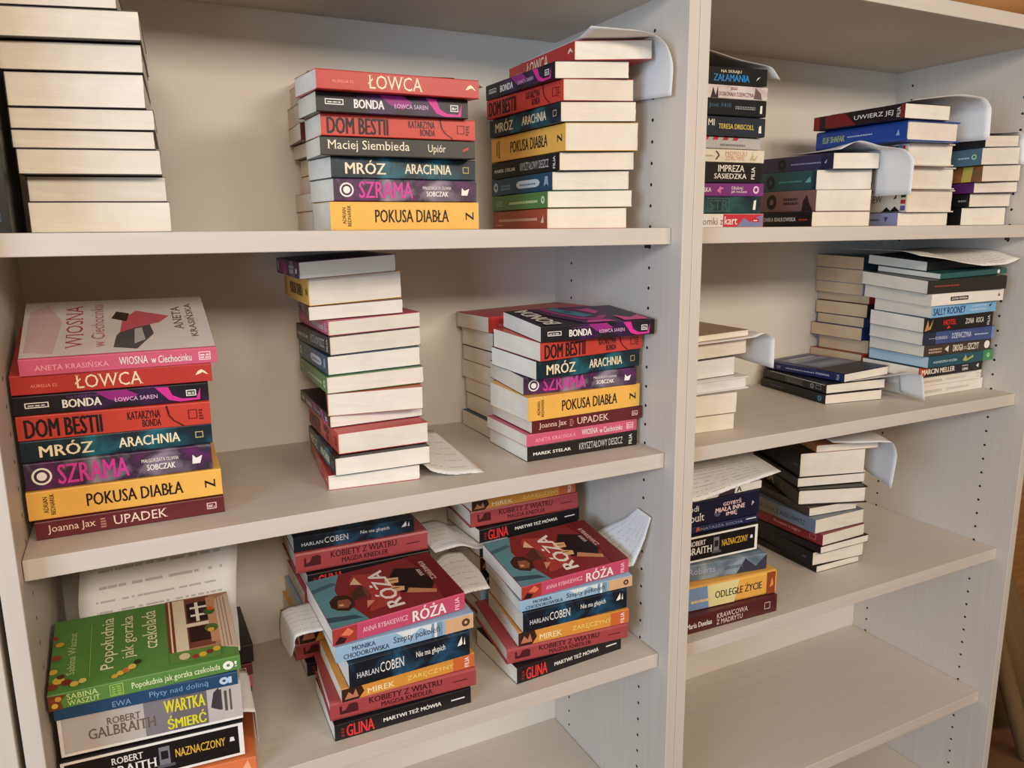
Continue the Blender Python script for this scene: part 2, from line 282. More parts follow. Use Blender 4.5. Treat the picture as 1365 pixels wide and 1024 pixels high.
                   ('p', ((0.924, 0.2), (0.957, 0.2), (0.952, 0.62), (0.928, 0.55)), (238, 232, 222))]},
 'joehill': {'c': (26, 30, 34),
             'd': 'black paperback with thin pale lettering',
             'el': [('t', 'Joe Hill', 0.375, 0.609, 0.4, 0.75, (70, 110, 135), 0.0, 0), ('b', 0.658, 0.879, 0.4, 0.62, (150, 150, 150), 2), ('p', ((0.93, 0.2), (0.955, 0.2), (0.955, 0.7), (0.932, 0.65)), (238, 232, 222))]},
 'jego': {'c': (214, 204, 200),
          'd': 'pale photo-covered paperback with dark red lettering',
          'el': [('p', ((0.384, 0), (0.409, 0.8), (0.437, 0.2), (0.459, 0.9), (0.465, 0)), (60, 52, 56)), ('p', ((0.845, 0.1), (0.863, 0.9), (0.925, 0.5), (0.936, 0.05)), (110, 90, 92)),
                 ('t', 'JEGO', 0.593, 0.666, 0.6, 0.86, (130, 40, 50), 0.03, 0), ('t', 'DOSKONAŁA DZIEWCZYNA', 0.474, 0.845, 0.2, 0.5, (130, 40, 50), 0.01, 0)],
          'art': ('smoke', (226, 218, 220), (176, 150, 160))},
 'zalam': {'c': (22, 22, 24),
           'd': 'black paperback with blue capitals',
           'el': [('t', 'NA SKRAJU', 0.514, 0.726, 0.6, 0.82, (225, 215, 190), 0.02, 0), ('t', 'ZAŁAMANIA', 0.441, 0.812, 0.16, 0.56, (48, 140, 214), 0.03, 0), ('p', ((0.882, 0.25), (0.926, 0.5), (0.9, 0.45)), (238, 232, 222))]},
 'bial': {'c': (24, 22, 24), 'd': 'black paperback with white capitals', 'el': [('t', 'MONIKA BIAŁKOWSKA', 0.321, 0.798, 0.38, 0.66, (238, 232, 222), 0.02, 0), ('b', 0.84, 0.944, 0.42, 0.6, (210, 70, 40), 1)]},
 'pink': {'c': (140, 98, 94),
          'd': 'dusty pink paperback with black round emblem',
          'el': [('o', 0.42, 0.5, 0.36, (26, 24, 24), 0.14), ('b', 0.585, 0.772, 0.34, 0.74, (60, 40, 42), 2), ('p', ((0.827, 0.0), (0.84, 0.5), (0.887, 0.8), (0.918, 0.4), (0.968, 0.0)), (48, 26, 30))]},
 'tealc': {'c': (40, 84, 88),
           'd': 'teal paperback with black round emblem',
           'el': [('o', 0.376, 0.5, 0.36, (26, 24, 24), 0.14), ('b', 0.495, 0.815, 0.44, 0.58, (90, 160, 150), 1), ('r', 0.951, 0.993, 0, 1, (30, 50, 66)), ('p', ((0.856, 0.4), (0.922, 0.7), (0.935, 0.4)), (120, 190, 180))]},
 'purp': {'c': (56, 50, 84),
          'd': 'indigo paperback with black round emblem',
          'el': [('o', 0.326, 0.5, 0.38, (26, 24, 24), 0.14), ('b', 0.453, 0.848, 0.42, 0.56, (175, 170, 200), 1), ('r', 0.853, 0.997, 0, 1, (36, 36, 64)), ('p', ((0.891, 0.4), (0.924, 0.66), (0.914, 0.4)), (190, 190, 215))]},
 'lav': {'c': (158, 158, 192), 'd': 'lavender paperback', 'el': [('b', 0.687, 0.785, 0.4, 0.65, (90, 90, 130), 1), ('p', ((0.843, 0.7), (0.89, 0.7), (0.866, 0.3)), (70, 70, 130))]},
 'ew': {'c': (222, 208, 186),
        'd': 'cream hardback speckled with black marks',
        'el': [('t', 'EW', 0.62, 0.729, 0.45, 0.78, (90, 60, 50), 0.0, 0), ('p', ((0.729, 0.02), (0.784, 0.25), (0.83, 0.08), (0.875, 0.28), (0.928, 0.06), (0.928, 0), (0.729, 0)), (26, 24, 24)),
               ('p', ((0.853, 0.6), (0.892, 0.85), (0.883, 0.62)), (26, 24, 24)), ('r', 0.937, 0.989, 0.66, 0.88, (30, 70, 50)), ('r', 0.937, 0.989, 0.38, 0.56, (180, 50, 55)), ('r', 0.937, 0.989, 0.08, 0.3, (90, 90, 140))],
        'hc': 1},
 'ew2': {'c': (214, 204, 190), 'd': 'cream speckled hardback', 'el': [('r', 0.778, 0.831, 0.2, 0.8, (70, 40, 40))], 'hc': 1},
 'ew3': {'c': (220, 206, 190),
         'd': 'pale hardback with coloured squares on spine',
         'el': [('r', 0.779, 0.84, 0.55, 0.95, (190, 70, 60)), ('r', 0.842, 0.901, 0.3, 0.9, (30, 30, 36)), ('r', 0.904, 0.938, 0.5, 0.95, (90, 130, 170)), ('r', 0.941, 0.972, 0.4, 0.9, (190, 60, 60))],
         'hc': 1},
 'elif': {'c': (34, 70, 148),
          'd': 'bright blue hardback with yellow-green lettering',
          'el': [('t', 'ELIF SHAFAK', 0.083, 0.343, 0.34, 0.66, (190, 200, 90), 0.03, 0), ('b', 0.371, 0.648, 0.5, 0.6, (190, 200, 220), 1), ('p', ((0.896, 0.3), (0.935, 0.3), (0.919, 0.6)), (150, 170, 215))],
          'hc': 1},
 'uwierz': {'c': (34, 20, 24),
            'd': 'dark red and black paperback with white italics',
            'el': [('r', 0.002, 0.072, 0, 1, (138, 30, 30)), ('p', ((0.141, 0), (0.495, 0), (0.368, 1), (0.141, 1)), (120, 28, 32)), ('t', 'UWIERZ JEJ', 0.473, 0.885, 0.26, 0.66, (238, 232, 222), 0.0, 0),
                   ('t', 'FILIA', 0.922, 0.956, 0.15, 0.8, (238, 232, 222), 0.01, 90), ('r', 0.959, 0.997, 0, 1, (130, 32, 34))]},
 'k1': {'c': (22, 20, 22), 'd': 'black paperback', 'el': []},
 'k2': {'c': (24, 22, 24), 'd': 'black paperback', 'el': [('b', 0.887, 0.969, 0.4, 0.62, (150, 150, 150), 1)]},
 'k3': {'c': (88, 34, 92), 'd': 'purple paperback', 'el': []},
 'k4': {'c': (128, 78, 44), 'd': 'orange-brown paperback', 'el': [('p', ((0.801, 0), (0.895, 0), (0.91, 1), (0.816, 1)), (190, 170, 80))], 'art': ('smoke', (170, 110, 50), (84, 84, 50))},
 'k5': {'c': (78, 104, 122), 'd': 'slate blue paperback', 'el': [('b', 0.778, 0.894, 0.42, 0.56, (170, 190, 200), 1), ('o', 0.929, 0.5, 0.16, (150, 200, 160), 0.08)]},
 'k6': {'c': (24, 26, 28), 'd': 'thin black paperback', 'el': []},
 'c1': {'c': (190, 175, 150), 'd': 'cream paperback, page edges facing out', 'el': []},
 'c2': {'c': (150, 140, 130), 'd': 'thick paperback, cream page edges facing out', 'el': []},
 'w1': {'c': (225, 222, 216), 'd': 'white hardback with overhanging boards', 'el': [], 'hc': 1, 'pg': (232, 230, 226)},
 'w2': {'c': (60, 58, 60), 'd': 'white-paged paperback', 'el': [], 'pg': (232, 230, 226)},
 'c3': {'c': (52, 44, 40), 'd': 'dark paperback with cream page edges', 'el': []},
 'c4': {'c': (176, 150, 124), 'd': 'thin tan-covered booklet', 'el': [('P', ((0, 0.0), (0.02, 0.0), (0.02, 1), (0, 1)), (180, 70, 50))]},
 'bk1': {'c': (26, 26, 28), 'd': 'black paperback with small blue emblem', 'el': [('b', 0.159, 0.375, 0.42, 0.6, (90, 90, 90), 1), ('o', 0.92, 0.5, 0.3, (60, 120, 150), 0.1)]},
 'bk2': {'c': (26, 26, 28),
         'd': 'black paperback with grey outlined boxes',
         'el': [('r', 0.126, 0.982, 0.9, 0.98, (190, 185, 170)), ('f', 0.387, 0.656, 0.2, 0.8, (120, 115, 105)), ('b', 0.408, 0.639, 0.3, 0.7, (110, 105, 100), 2), ('o', 0.795, 0.5, 0.28, (150, 145, 135), 0.14),
                ('f', 0.852, 0.928, 0.3, 0.75, (150, 145, 135))]},
 'immun': {'c': (34, 40, 88),
           'd': 'navy paperback with silver cityscape cover',
           'el': [('b', 0.166, 0.216, 0.3, 0.7, (150, 150, 175), 2), ('b', 0.283, 0.648, 0.42, 0.62, (190, 190, 205), 1), ('t', 'POZNANIA', 0.664, 0.827, 0.4, 0.64, (215, 215, 225), 0.02, 0),
                  ('t', 'FILIA', 0.912, 0.942, 0.15, 0.85, (200, 200, 215), 0.0, 90), ('R', 0.0, 0.75, 0.1, 0.95, (112, 122, 146)), ('R', 0.05, 0.13, 0.05, 0.8, (60, 70, 110)), ('R', 0.22, 0.3, 0.15, 0.95, (150, 156, 170)),
                  ('R', 0.36, 0.4, 0.1, 0.9, (70, 80, 118)), ('R', 0.46, 0.6, 0.2, 0.9, (140, 146, 160)), ('R', 0.66, 1, 0.0, 1, (52, 50, 58)), ('R', 0.14, 0.2, 0.25, 0.85, (180, 184, 194))]},
 'o1': {'c': (176, 56, 40), 'd': 'thin red hardback', 'el': []},
 'o2': {'c': (190, 165, 130), 'd': 'cream-edged paperback', 'el': []},
 'o3': {'c': (40, 52, 96), 'd': 'navy paperback with cream page edges', 'el': []},
 'o4': {'c': (52, 66, 110), 'd': 'blue thin paperback', 'el': []},
 'o5': {'c': (40, 36, 36), 'd': 'tan-edged black paperback', 'el': []},
 'o6': {'c': (170, 52, 46), 'd': 'slim red paperback', 'el': []},
 'o7': {'c': (150, 150, 176), 'd': 'grey-edged paperback', 'el': []},
 'o8': {'c': (170, 172, 196), 'd': 'paperback with lavender cover', 'el': []},
 'o9': {'c': (40, 56, 66), 'd': 'dark teal paperback, tan page edges', 'el': []},
 'n1': {'c': (228, 220, 206), 'd': 'cream paperback with faint grey lettering', 'el': [('b', 0.027, 0.321, 0.3, 0.75, (196, 188, 176), 1), ('b', 0.39, 0.767, 0.35, 0.7, (206, 198, 186), 1)]},
 'n2': {'c': (230, 222, 208),
        'd': 'cream paperback with faint beige lettering',
        'el': [('b', 0.026, 0.368, 0.3, 0.75, (205, 185, 160), 1), ('b', 0.422, 0.751, 0.35, 0.7, (210, 200, 186), 1), ('b', 0.921, 0.978, 0.2, 0.8, (205, 195, 180), 2)]},
 'meller': {'c': (32, 30, 34),
            'd': 'black paperback with red end and white capitals',
            'el': [('p', ((-0.0, 0), (0.076, 0), (0.178, 1), (-0.0, 1)), (190, 70, 46)), ('t', 'MARCIN MELLER', 0.04, 0.552, 0.28, 0.76, (238, 225, 205), 0.05, 0), ('b', 0.668, 0.763, 0.6, 0.78, (190, 190, 190), 1),
                   ('t', 'LIMA', 0.676, 0.769, 0.2, 0.46, (238, 232, 222), 0.04, 0), ('p', ((0.896, 0.5), (0.935, 0.3), (0.935, 0.72)), (238, 232, 222))]},
 'agn': {'c': (38, 82, 96),
         'd': 'teal paperback with green spine end',
         'el': [('r', 0.838, 1.0, 0, 1, (66, 140, 84)), ('t', 'AGNIESZKA ROŻEK', 0.071, 0.435, 0.36, 0.6, (215, 225, 225), 0.01, 0),
                ('p', ((0.518, 0.3), (0.558, 0.8), (0.584, 0.4), (0.677, 0.7), (0.682, 0.5), (0.571, 0.2)), (180, 180, 90)), ('o', 0.92, 0.5, 0.2, (160, 215, 160), 0.08)],
         'pg': (186, 206, 214)},
 'droga': {'c': (66, 54, 44),
           'd': 'brown paperback with white capitals',
           'el': [('b', 0.065, 0.253, 0.25, 0.75, (180, 160, 130), 2), ('p', ((0.295, 0.5), (0.352, 0.22), (0.352, 0.8)), (225, 215, 200)), ('t', 'DROGA', 0.419, 0.571, 0.22, 0.78, (232, 222, 205), 0.05, 0),
                  ('b', 0.581, 0.627, 0.3, 0.6, (200, 190, 170), 2), ('t', 'SZCZYT', 0.637, 0.808, 0.22, 0.78, (232, 222, 205), 0.05, 0), ('o', 0.934, 0.5, 0.34, (238, 232, 222), 0)]},
 'dziew': {'c': (66, 80, 130),
           'd': 'blue paperback with dark left end',
           'el': [('r', -0.0, 0.173, 0, 1, (40, 44, 66)), ('b', 0.082, 0.161, 0.45, 0.52, (180, 185, 205), 1), ('t', 'FLOBARSKA', 0.168, 0.333, 0.36, 0.6, (190, 196, 214), 0.02, 0),
                  ('t', 'DZIEWCZYNA', 0.391, 0.662, 0.34, 0.76, (205, 212, 228), 0.02, 0), ('b', 0.71, 0.899, 0.42, 0.58, (190, 196, 214), 1), ('r', 0.953, 1.0, 0, 1, (120, 135, 180))]},
 'hotel': {'c': (28, 24, 26),
           'd': 'black paperback with red and white lettering',
           'el': [('p', ((0.013, 0.1), (0.051, 0.85), (0.074, 0.3), (0.126, 0.9), (0.098, 0.2)), (190, 140, 80)), ('t', 'HOTEL', 0.274, 0.457, 0.4, 0.76, (222, 48, 44), 0.04, 0),
                  ('p', ((0.322, 0.12), (0.351, 0.36), (0.38, 0.2)), (222, 48, 44)), ('t', 'ZONIA', 0.59, 0.715, 0.36, 0.72, (238, 232, 222), 0.01, 0), ('t', 'ROCA', 0.75, 0.861, 0.36, 0.72, (238, 232, 222), 0.01, 0),
                  ('t', 'FILIA', 0.917, 0.953, 0.15, 0.8, (238, 232, 222), 0.0, 90)]},
 'sally': {'c': (122, 176, 214),
           'd': 'light blue paperback with navy italic capitals',
           'el': [('t', 'SALLY ROONEY', 0.018, 0.512, 0.2, 0.8, (28, 40, 100), 0.03, 0), ('t', 'GDZIE JESTEŚ', 0.605, 0.841, 0.56, 0.8, (235, 240, 245), 0.0, 0), ('t', 'PIĘKNY ŚWIECIE', 0.597, 0.835, 0.22, 0.46, (235, 240, 245), 0.0, 0),
                  ('p', ((0.879, 0.6), (0.934, 0.75), (0.901, 0.45)), (28, 40, 100))]},
 'wp': {'c': (232, 226, 214),
        'd': 'white paperback with small black title box',
        'el': [('r', 0.254, 0.498, 0.34, 0.68, (26, 24, 24)), ('t', 'ZONA PEWNA', 0.268, 0.486, 0.42, 0.6, (238, 232, 222), 0.03, 0), ('p', ((0.918, 0.4), (0.953, 0.4), (0.935, 0.7)), (90, 80, 70))]},
 'blk': {'c': (44, 42, 38), 'd': 'wide black paperback with small red lettering', 'el': [('b', 0.086, 0.388, 0.5, 0.66, (170, 60, 54), 1)]},
 'tl': {'c': (44, 92, 88), 'd': 'slim teal paperback with white dot', 'el': [('o', 0.872, 0.5, 0.36, (238, 232, 222), 0)]},
 'bk': {'c': (22, 22, 24), 'd': 'thin black paperback under the sheet', 'el': []},
 'orange2': {'c': (222, 120, 70), 'd': 'orange paperback', 'el': [('p', ((0.9, 0.2), (0.95, 0.9), (0.97, 0.2)), (240, 170, 130))]},
 'naz': {'c': (24, 22, 24),
         'd': 'thick black hardback with white border',
         'el': [('r', 0, 1, 0, 0.1, (238, 232, 222)), ('r', 0, 1, 0.9, 1, (238, 232, 222)), ('r', 0, 0.02, 0, 1, (238, 232, 222)), ('r', 0.97, 1, 0, 1, (238, 232, 222)), ('t', 'ROBERT', 0.26, 0.43, 0.62, 0.8, (238, 232, 222), 0.02, 0),
                ('t', 'GALBRAITH', 0.1, 0.5, 0.3, 0.56, (238, 232, 222), 0.02, 0), ('r', 0.515, 0.575, 0.3, 0.8, (120, 118, 122)), ('r', 0.525, 0.565, 0.45, 0.68, (30, 30, 34)), ('r', 0.5, 0.6, 0.22, 0.3, (90, 88, 92)),
                ('t', 'NAZNACZONY', 0.605, 0.89, 0.42, 0.66, (226, 178, 60), 0.02, 0), ('p', ((0.915, 0.5), (0.945, 0.5), (0.94, 0.62), (0.92, 0.62)), (238, 232, 222))],
         'hc': 1},
 'wartka': {'c': (192, 184, 176),
            'd': 'thick grey photo hardback with yellow capitals',
            'el': [('r', 0, 1, 0, 0.09, (238, 232, 222)), ('r', 0, 0.02, 0, 1, (238, 232, 222)), ('r', 0.45, 0.6, 0.09, 0.97, (128, 122, 124)), ('r', 0.6, 0.8, 0.09, 0.97, (110, 104, 108)),
                   ('p', ((0.82, 0.45), (0.84, 0.8), (0.87, 0.9), (0.87, 0.35)), (64, 60, 62)), ('r', 0.87, 0.885, 0.35, 0.85, (70, 64, 64)), ('r', 0.9, 0.915, 0.3, 0.8, (84, 78, 78)), ('r', 0.93, 0.94, 0.3, 0.82, (84, 78, 78)),
                   ('t', 'ROBERT', 0.25, 0.43, 0.56, 0.72, (112, 92, 78), 0.01, 0), ('t', 'GALBRAITH', 0.15, 0.51, 0.3, 0.54, (112, 92, 78), 0.01, 0), ('t', 'WARTKA', 0.56, 0.79, 0.54, 0.84, (226, 216, 40), 0.05, 0),
                   ('t', 'ŚMIERĆ', 0.57, 0.79, 0.14, 0.46, (226, 216, 40), 0.05, 0)],
            'hc': 1},
 'plyty': {'c': (38, 72, 104),
           'd': 'dark blue paperback with pale script',
           'el': [('t', 'Płyty nad doliną', 0.5, 0.83, 0.24, 0.76, (120, 160, 195), 0.0, 0), ('t', 'EWA', 0.3, 0.4, 0.2, 0.6, (130, 160, 190), 0.0, 0), ('o', 0.92, 0.5, 0.28, (190, 205, 220), 0.1),
                  ('r', 0.945, 0.965, 0.25, 0.75, (190, 205, 220))]},
 'popol': {'c': (92, 136, 66),
           'd': 'green paperback with house painting on cover',
           'el': [('t', 'SABINA', 0.09, 0.245, 0.52, 0.88, (205, 222, 150), 0.01, 0), ('t', 'WASZUT', 0.09, 0.25, 0.12, 0.46, (205, 222, 150), 0.01, 0), ('f', 0.3, 0.37, 0.12, 0.88, (160, 190, 90)),
                  ('b', 0.31, 0.36, 0.2, 0.8, (150, 185, 80), 4), ('t', 'Popołudnia jak gorzka czekolada', 0.41, 0.885, 0.2, 0.72, (232, 236, 190), 0.01, 0), ('o', 0.93, 0.48, 0.3, (240, 240, 220), 0.1),
                  ('t', '!', 0.965, 0.98, 0.3, 0.7, (240, 240, 220), 0.0, 0), ('p', ((0, 0.0), (0.07, 0.0), (0.06, 0.5), (0.09, 0.9), (0.02, 1), (0, 1)), (112, 66, 30)), ('o', 0.03, 0.3, 0.16, (214, 180, 70), 0),
                  ('o', 0.05, 0.7, 0.16, (200, 150, 60), 0), ('o', 0.02, 0.62, 0.12, (150, 60, 40), 0), ('T', 'Sabina Waszut', 0.085, 0.125, 0.2, 0.78, (190, 205, 140), 0.0, 90), ('R', 0.2, 0.203, 0.12, 0.85, (170, 190, 90)),
                  ('T', 'Popołudnia', 0.255, 0.345, 0.17, 0.9, (238, 232, 190), 0.0, 90), ('T', 'jak gorzka', 0.365, 0.45, 0.27, 0.88, (238, 232, 190), 0.0, 90), ('T', 'czekolada', 0.48, 0.56, 0.34, 0.9, (238, 232, 190), 0.0, 90),
                  ('P', ((0.66, 0.16), (1, 0.16), (1, 1), (0.62, 1), (0.62, 0.3)), (176, 128, 92)), ('R', 0.62, 0.66, 0.18, 0.98, (122, 60, 44)), ('R', 0.635, 0.645, 0.18, 0.98, (235, 205, 160)),
                  ('R', 0.66, 0.73, 0.2, 0.98, (226, 208, 176)), ('R', 0.73, 0.88, 0.22, 0.98, (120, 66, 50)), ('R', 0.74, 0.86, 0.3, 0.52, (52, 28, 26)), ('R', 0.74, 0.86, 0.6, 0.9, (48, 26, 24)),
                  ('R', 0.73, 0.88, 0.53, 0.58, (232, 214, 186)), ('R', 0.79, 0.81, 0.6, 0.9, (238, 226, 200)), ('R', 0.76, 0.86, 0.68, 0.71, (238, 226, 200)), ('R', 0.76, 0.86, 0.8, 0.83, (238, 226, 200)),
                  ('R', 0.86, 0.91, 0.25, 0.95, (196, 140, 106)), ('P', ((0.91, 0.16), (1, 0.1), (1, 0.97), (0.91, 0.9)), (204, 176, 150)), ('R', 0.925, 0.93, 0.15, 0.92, (150, 112, 92)), ('R', 0.945, 0.95, 0.15, 0.92, (150, 112, 92)),
                  ('R', 0.965, 0.97, 0.15, 0.92, (150, 112, 92)), ('O', 0.87, 0.72, 0.035, (70, 96, 44)), ('O', 0.87, 0.46, 0.04, (84, 104, 50)), ('O', 0.88, 0.76, 0.02, (210, 90, 40)), ('O', 0.865, 0.43, 0.02, (222, 170, 60)),
                  ('P', ((0.62, 0.05), (0.9, 0.03), (0.9, 0.18), (0.62, 0.2)), (96, 132, 60)), ('O', 0.7, 0.12, 0.03, (214, 190, 150)), ('O', 0.76, 0.09, 0.02, (150, 60, 50)), ('O', 0.8, 0.1, 0.022, (214, 170, 60)),
                  ('O', 0.84, 0.12, 0.02, (120, 50, 40)), ('O', 0.88, 0.14, 0.022, (214, 170, 60)), ('O', 0.36, 0.08, 0.02, (218, 180, 70)), ('O', 0.39, 0.1, 0.022, (200, 120, 60)), ('O', 0.42, 0.13, 0.022, (222, 190, 90)),
                  ('O', 0.45, 0.18, 0.02, (60, 50, 30)), ('O', 0.33, 0.05, 0.018, (210, 170, 60)), ('O', 0.02, 0.08, 0.03, (130, 60, 40)), ('O', 0.05, 0.14, 0.03, (214, 180, 70)), ('O', 0.09, 0.1, 0.026, (120, 50, 40)),
                  ('O', 0.13, 0.06, 0.022, (218, 190, 90)), ('O', 0.17, 0.08, 0.02, (222, 200, 110)), ('O', 0.02, 0.26, 0.022, (214, 180, 80)), ('O', 0.03, 0.44, 0.024, (150, 70, 60)), ('O', 0.04, 0.62, 0.022, (214, 160, 60)),
                  ('O', 0.01, 0.72, 0.02, (150, 60, 50)), ('O', 0.06, 0.18, 0.02, (90, 50, 30))]},
 'filia': {'c': (26, 24, 26), 'd': 'black paperback with white mark', 'el': [('t', 'FILIA', 0.93, 0.965, 0.15, 0.85, (238, 232, 222), 0.02, 90)]},
 'glina': {'c': (28, 26, 30),
           'd': 'black paperback with red capitals',
           'el': [('b', 0.045, 0.065, 0.2, 0.8, (150, 30, 34), 3), ('t', 'GLINA', 0.08, 0.275, 0.12, 0.86, (226, 56, 54), 0.04, 0), ('t', 'MARTWI TEŻ MÓWIĄ', 0.34, 0.77, 0.32, 0.68, (238, 232, 222), 0.04, 0),
                  ('r', 0.845, 0.95, 0.46, 0.54, (238, 232, 222))]},
 'kobiety': {'c': (166, 70, 70),
             'd': 'rose-red hardback with dark lettering',
             'el': [('p', ((0.06, 0.3), (0.06, 0.72), (0.075, 0.72), (0.075, 0.45), (0.1, 0.5), (0.12, 0.75), (0.16, 0.78), (0.18, 0.7), (0.18, 0.3)), (78, 30, 34)), ('t', 'KOBIETY Z WIATRU', 0.25, 0.755, 0.52, 0.82, (60, 22, 28), 0.02, 0),
                    ('t', 'MAGDA KNEDLER', 0.33, 0.685, 0.2, 0.44, (60, 22, 28), 0.02, 0), ('r', 0.83, 0.935, 0.48, 0.53, (84, 30, 34))],
             'hc': 1},
 'mirek': {'c': (218, 148, 62),
           'd': 'orange paperback with pale yellow capitals',
           'el': [('p', ((0, 0), (0.12, 0), (0.16, 0.5), (0.14, 1), (0, 1)), (56, 34, 26)), ('p', ((0.02, 0.2), (0.05, 0.7), (0.08, 0.4), (0.1, 0.8), (0.12, 0.2)), (190, 120, 90)), ('r', 0.83, 1, 0, 1, (206, 104, 56)),
                  ('t', 'MIREK', 0.18, 0.385, 0.2, 0.6, (245, 225, 170), 0.02, 0), ('t', 'ZARĘCZYNY', 0.475, 0.835, 0.24, 0.66, (246, 214, 120), 0.0, 0), ('t', 'FILIA', 0.92, 0.955, 0.12, 0.88, (238, 232, 222), 0.02, 90)]},
 'coben': {'c': (20, 28, 38),
           'd': 'black and blue paperback with white lettering',
           'el': [('t', 'HARLAN', 0.06, 0.235, 0.34, 0.56, (225, 225, 225), 0.0, 0), ('t', 'COBEN', 0.245, 0.44, 0.32, 0.72, (238, 232, 222), 0.0, 0), ('t', 'Nie ma głupich', 0.54, 0.785, 0.44, 0.74, (238, 232, 222), 0.01, 0),
                  ('p', ((0.89, 0.5), (0.93, 0.86), (0.935, 0.55), (0.92, 0.5)), (238, 232, 222)), ('p', ((0.945, 0.5), (0.96, 0.5), (0.955, 0.82)), (238, 232, 222))],
           'art': ('smoke', (36, 84, 112), (14, 18, 26))},
 'szepty': {'c': (150, 182, 206),
            'd': 'light blue paperback fading to tan',
            'el': [('p', ((0.42, 1), (0.5, 0.4), (0.6, 0.9), (0.74, 0.2), (0.76, 1)), (220, 226, 226)), ('r', 0.68, 0.76, 0, 1, (120, 150, 170)), ('r', 0.7, 0.72, 0, 1, (225, 228, 226)), ('r', 0.78, 1, 0, 1, (214, 172, 130)),
                   ('t', 'MONIKA', 0.11, 0.275, 0.56, 0.84, (50, 62, 90), 0.02, 0), ('t', 'CHODOROWSKA', 0.05, 0.37, 0.14, 0.44, (50, 62, 90), 0.02, 0), ('t', 'Szepty pokoleń', 0.4, 0.74, 0.2, 0.8, (60, 60, 70), 0.0, 0),
                   ('o', 0.94, 0.5, 0.26, (90, 60, 44), 0.1)]},
 'roza': {'c': (196, 76, 106),
          'd': 'pink-spined paperback with red figure cover',
          'el': [('p', ((0, 0), (0.17, 0), (0.175, 1), (0, 1)), (168, 60, 52)), ('p', ((0.01, 0.1), (0.05, 0.5), (0.1, 0.3), (0.08, 0.05)), (50, 26, 24)), ('p', ((0.06, 0.55), (0.11, 0.9), (0.15, 0.6), (0.12, 0.4)), (226, 120, 90)),
                 ('t', 'ANNA RYBAKIEWICZ', 0.215, 0.55, 0.36, 0.66, (245, 190, 205), 0.01, 0), ('t', 'RÓŻA', 0.585, 0.85, 0.12, 0.94, (238, 232, 222), 0.04, 0), ('t', 'FILIA', 0.92, 0.955, 0.1, 0.85, (245, 205, 215), 0.02, 90),
                 ('R', 0, 1, 0, 1, (132, 44, 42)), ('P', ((0, 0), (0.27, 0), (0.22, 0.25), (0.15, 0.4), (0.16, 0.7), (0.25, 1), (0, 1)), (96, 140, 146)), ('P', ((0, 0.12), (0.24, 0.06), (0.2, 0.14), (0, 0.22)), (60, 80, 90)),
                 ('P', ((0, 0.72), (0.2, 0.8), (0.16, 0.86), (0, 0.8)), (70, 104, 110)), ('P', ((0.1, 0.3), (0.17, 0.24), (0.23, 0.3), (0.25, 0.42), (0.22, 0.54), (0.14, 0.58), (0.08, 0.5), (0.07, 0.38)), (66, 36, 28)),
                 ('P', ((0.11, 0.34), (0.18, 0.3), (0.22, 0.38), (0.21, 0.46), (0.14, 0.48)), (150, 86, 58)), ('P', ((0.13, 0.36), (0.16, 0.35), (0.16, 0.39), (0.13, 0.4)), (214, 160, 110)),
                 ('P', ((0.24, 0.4), (0.35, 0.42), (0.38, 0.56), (0.34, 0.66), (0.25, 0.56)), (82, 48, 36)), ('P', ((0.34, 0.36), (0.42, 0.5), (0.4, 0.68), (0.35, 0.6)), (120, 66, 50)),
                 ('P', ((0.3, 0.12), (0.55, 0.18), (0.62, 0.5), (0.52, 0.82), (0.34, 0.9), (0.28, 0.78), (0.38, 0.6), (0.38, 0.42)), (172, 62, 54)), ('P', ((0.28, 0.72), (0.36, 0.66), (0.34, 0.84)), (236, 190, 150)),
                 ('P', ((0.3, 0.2), (0.38, 0.3), (0.33, 0.34)), (220, 140, 110)), ('P', ((0.58, 0.32), (0.8, 0.22), (0.86, 0.34), (0.84, 0.7), (0.66, 0.82), (0.58, 0.66)), (34, 22, 22)),
                 ('P', ((0.53, 0.36), (0.62, 0.34), (0.64, 0.42), (0.55, 0.48)), (226, 176, 124)), ('P', ((0.52, 0.54), (0.62, 0.52), (0.64, 0.62), (0.54, 0.66)), (232, 182, 130)),
                 ('P', ((0.62, 0.28), (0.82, 0.14), (0.84, 0.2), (0.66, 0.36)), (196, 134, 94)), ('P', ((0.54, 0.42), (0.6, 0.41), (0.6, 0.425), (0.54, 0.44)), (120, 66, 44)),
                 ('P', ((0.54, 0.585), (0.62, 0.57), (0.62, 0.585), (0.54, 0.605)), (120, 66, 44)), ('P', ((0.84, 0.0), (1, 0), (1, 1), (0.8, 1), (0.88, 0.5)), (112, 28, 32)), ('T', 'RÓŻA', 0.4, 0.56, 0.08, 0.86, (242, 228, 214), 0.04, 90),
                 ('T', 'ANNA', 0.8, 0.835, 0.52, 0.68, (232, 196, 180), 0.01, -90), ('T', 'RYBAKIEWICZ', 0.86, 0.9, 0.4, 0.82, (232, 196, 180), 0.01, -90)]},
 'krawc': {'c': (84, 34, 38),
           'd': 'dark maroon paperback with cream lettering',
           'el': [('t', 'María Dueñas', -0.0, 0.269, 0.3, 0.6, (238, 232, 222), 0.03, 0), ('t', 'KRAWCOWA', 0.32, 0.666, 0.5, 0.8, (232, 205, 190), 0.0, 0), ('t', 'Z MADRYTU', 0.32, 0.609, 0.16, 0.44, (232, 205, 190), 0.0, 0),
                  ('f', 0.856, 0.92, 0.3, 0.7, (225, 200, 190))]},
 'odlegle': {'c': (232, 172, 80),
             'd': 'yellow hardback with black capitals and blue end',
             'el': [('p', ((-0.0, 0), (0.318, 0), (0.274, 1), (-0.0, 1)), (120, 150, 186)), ('p', ((0.274, 0), (0.544, 0), (0.589, 1), (0.252, 1)), (228, 214, 150)), ('r', 0.892, 0.987, 0, 1, (150, 70, 40)),
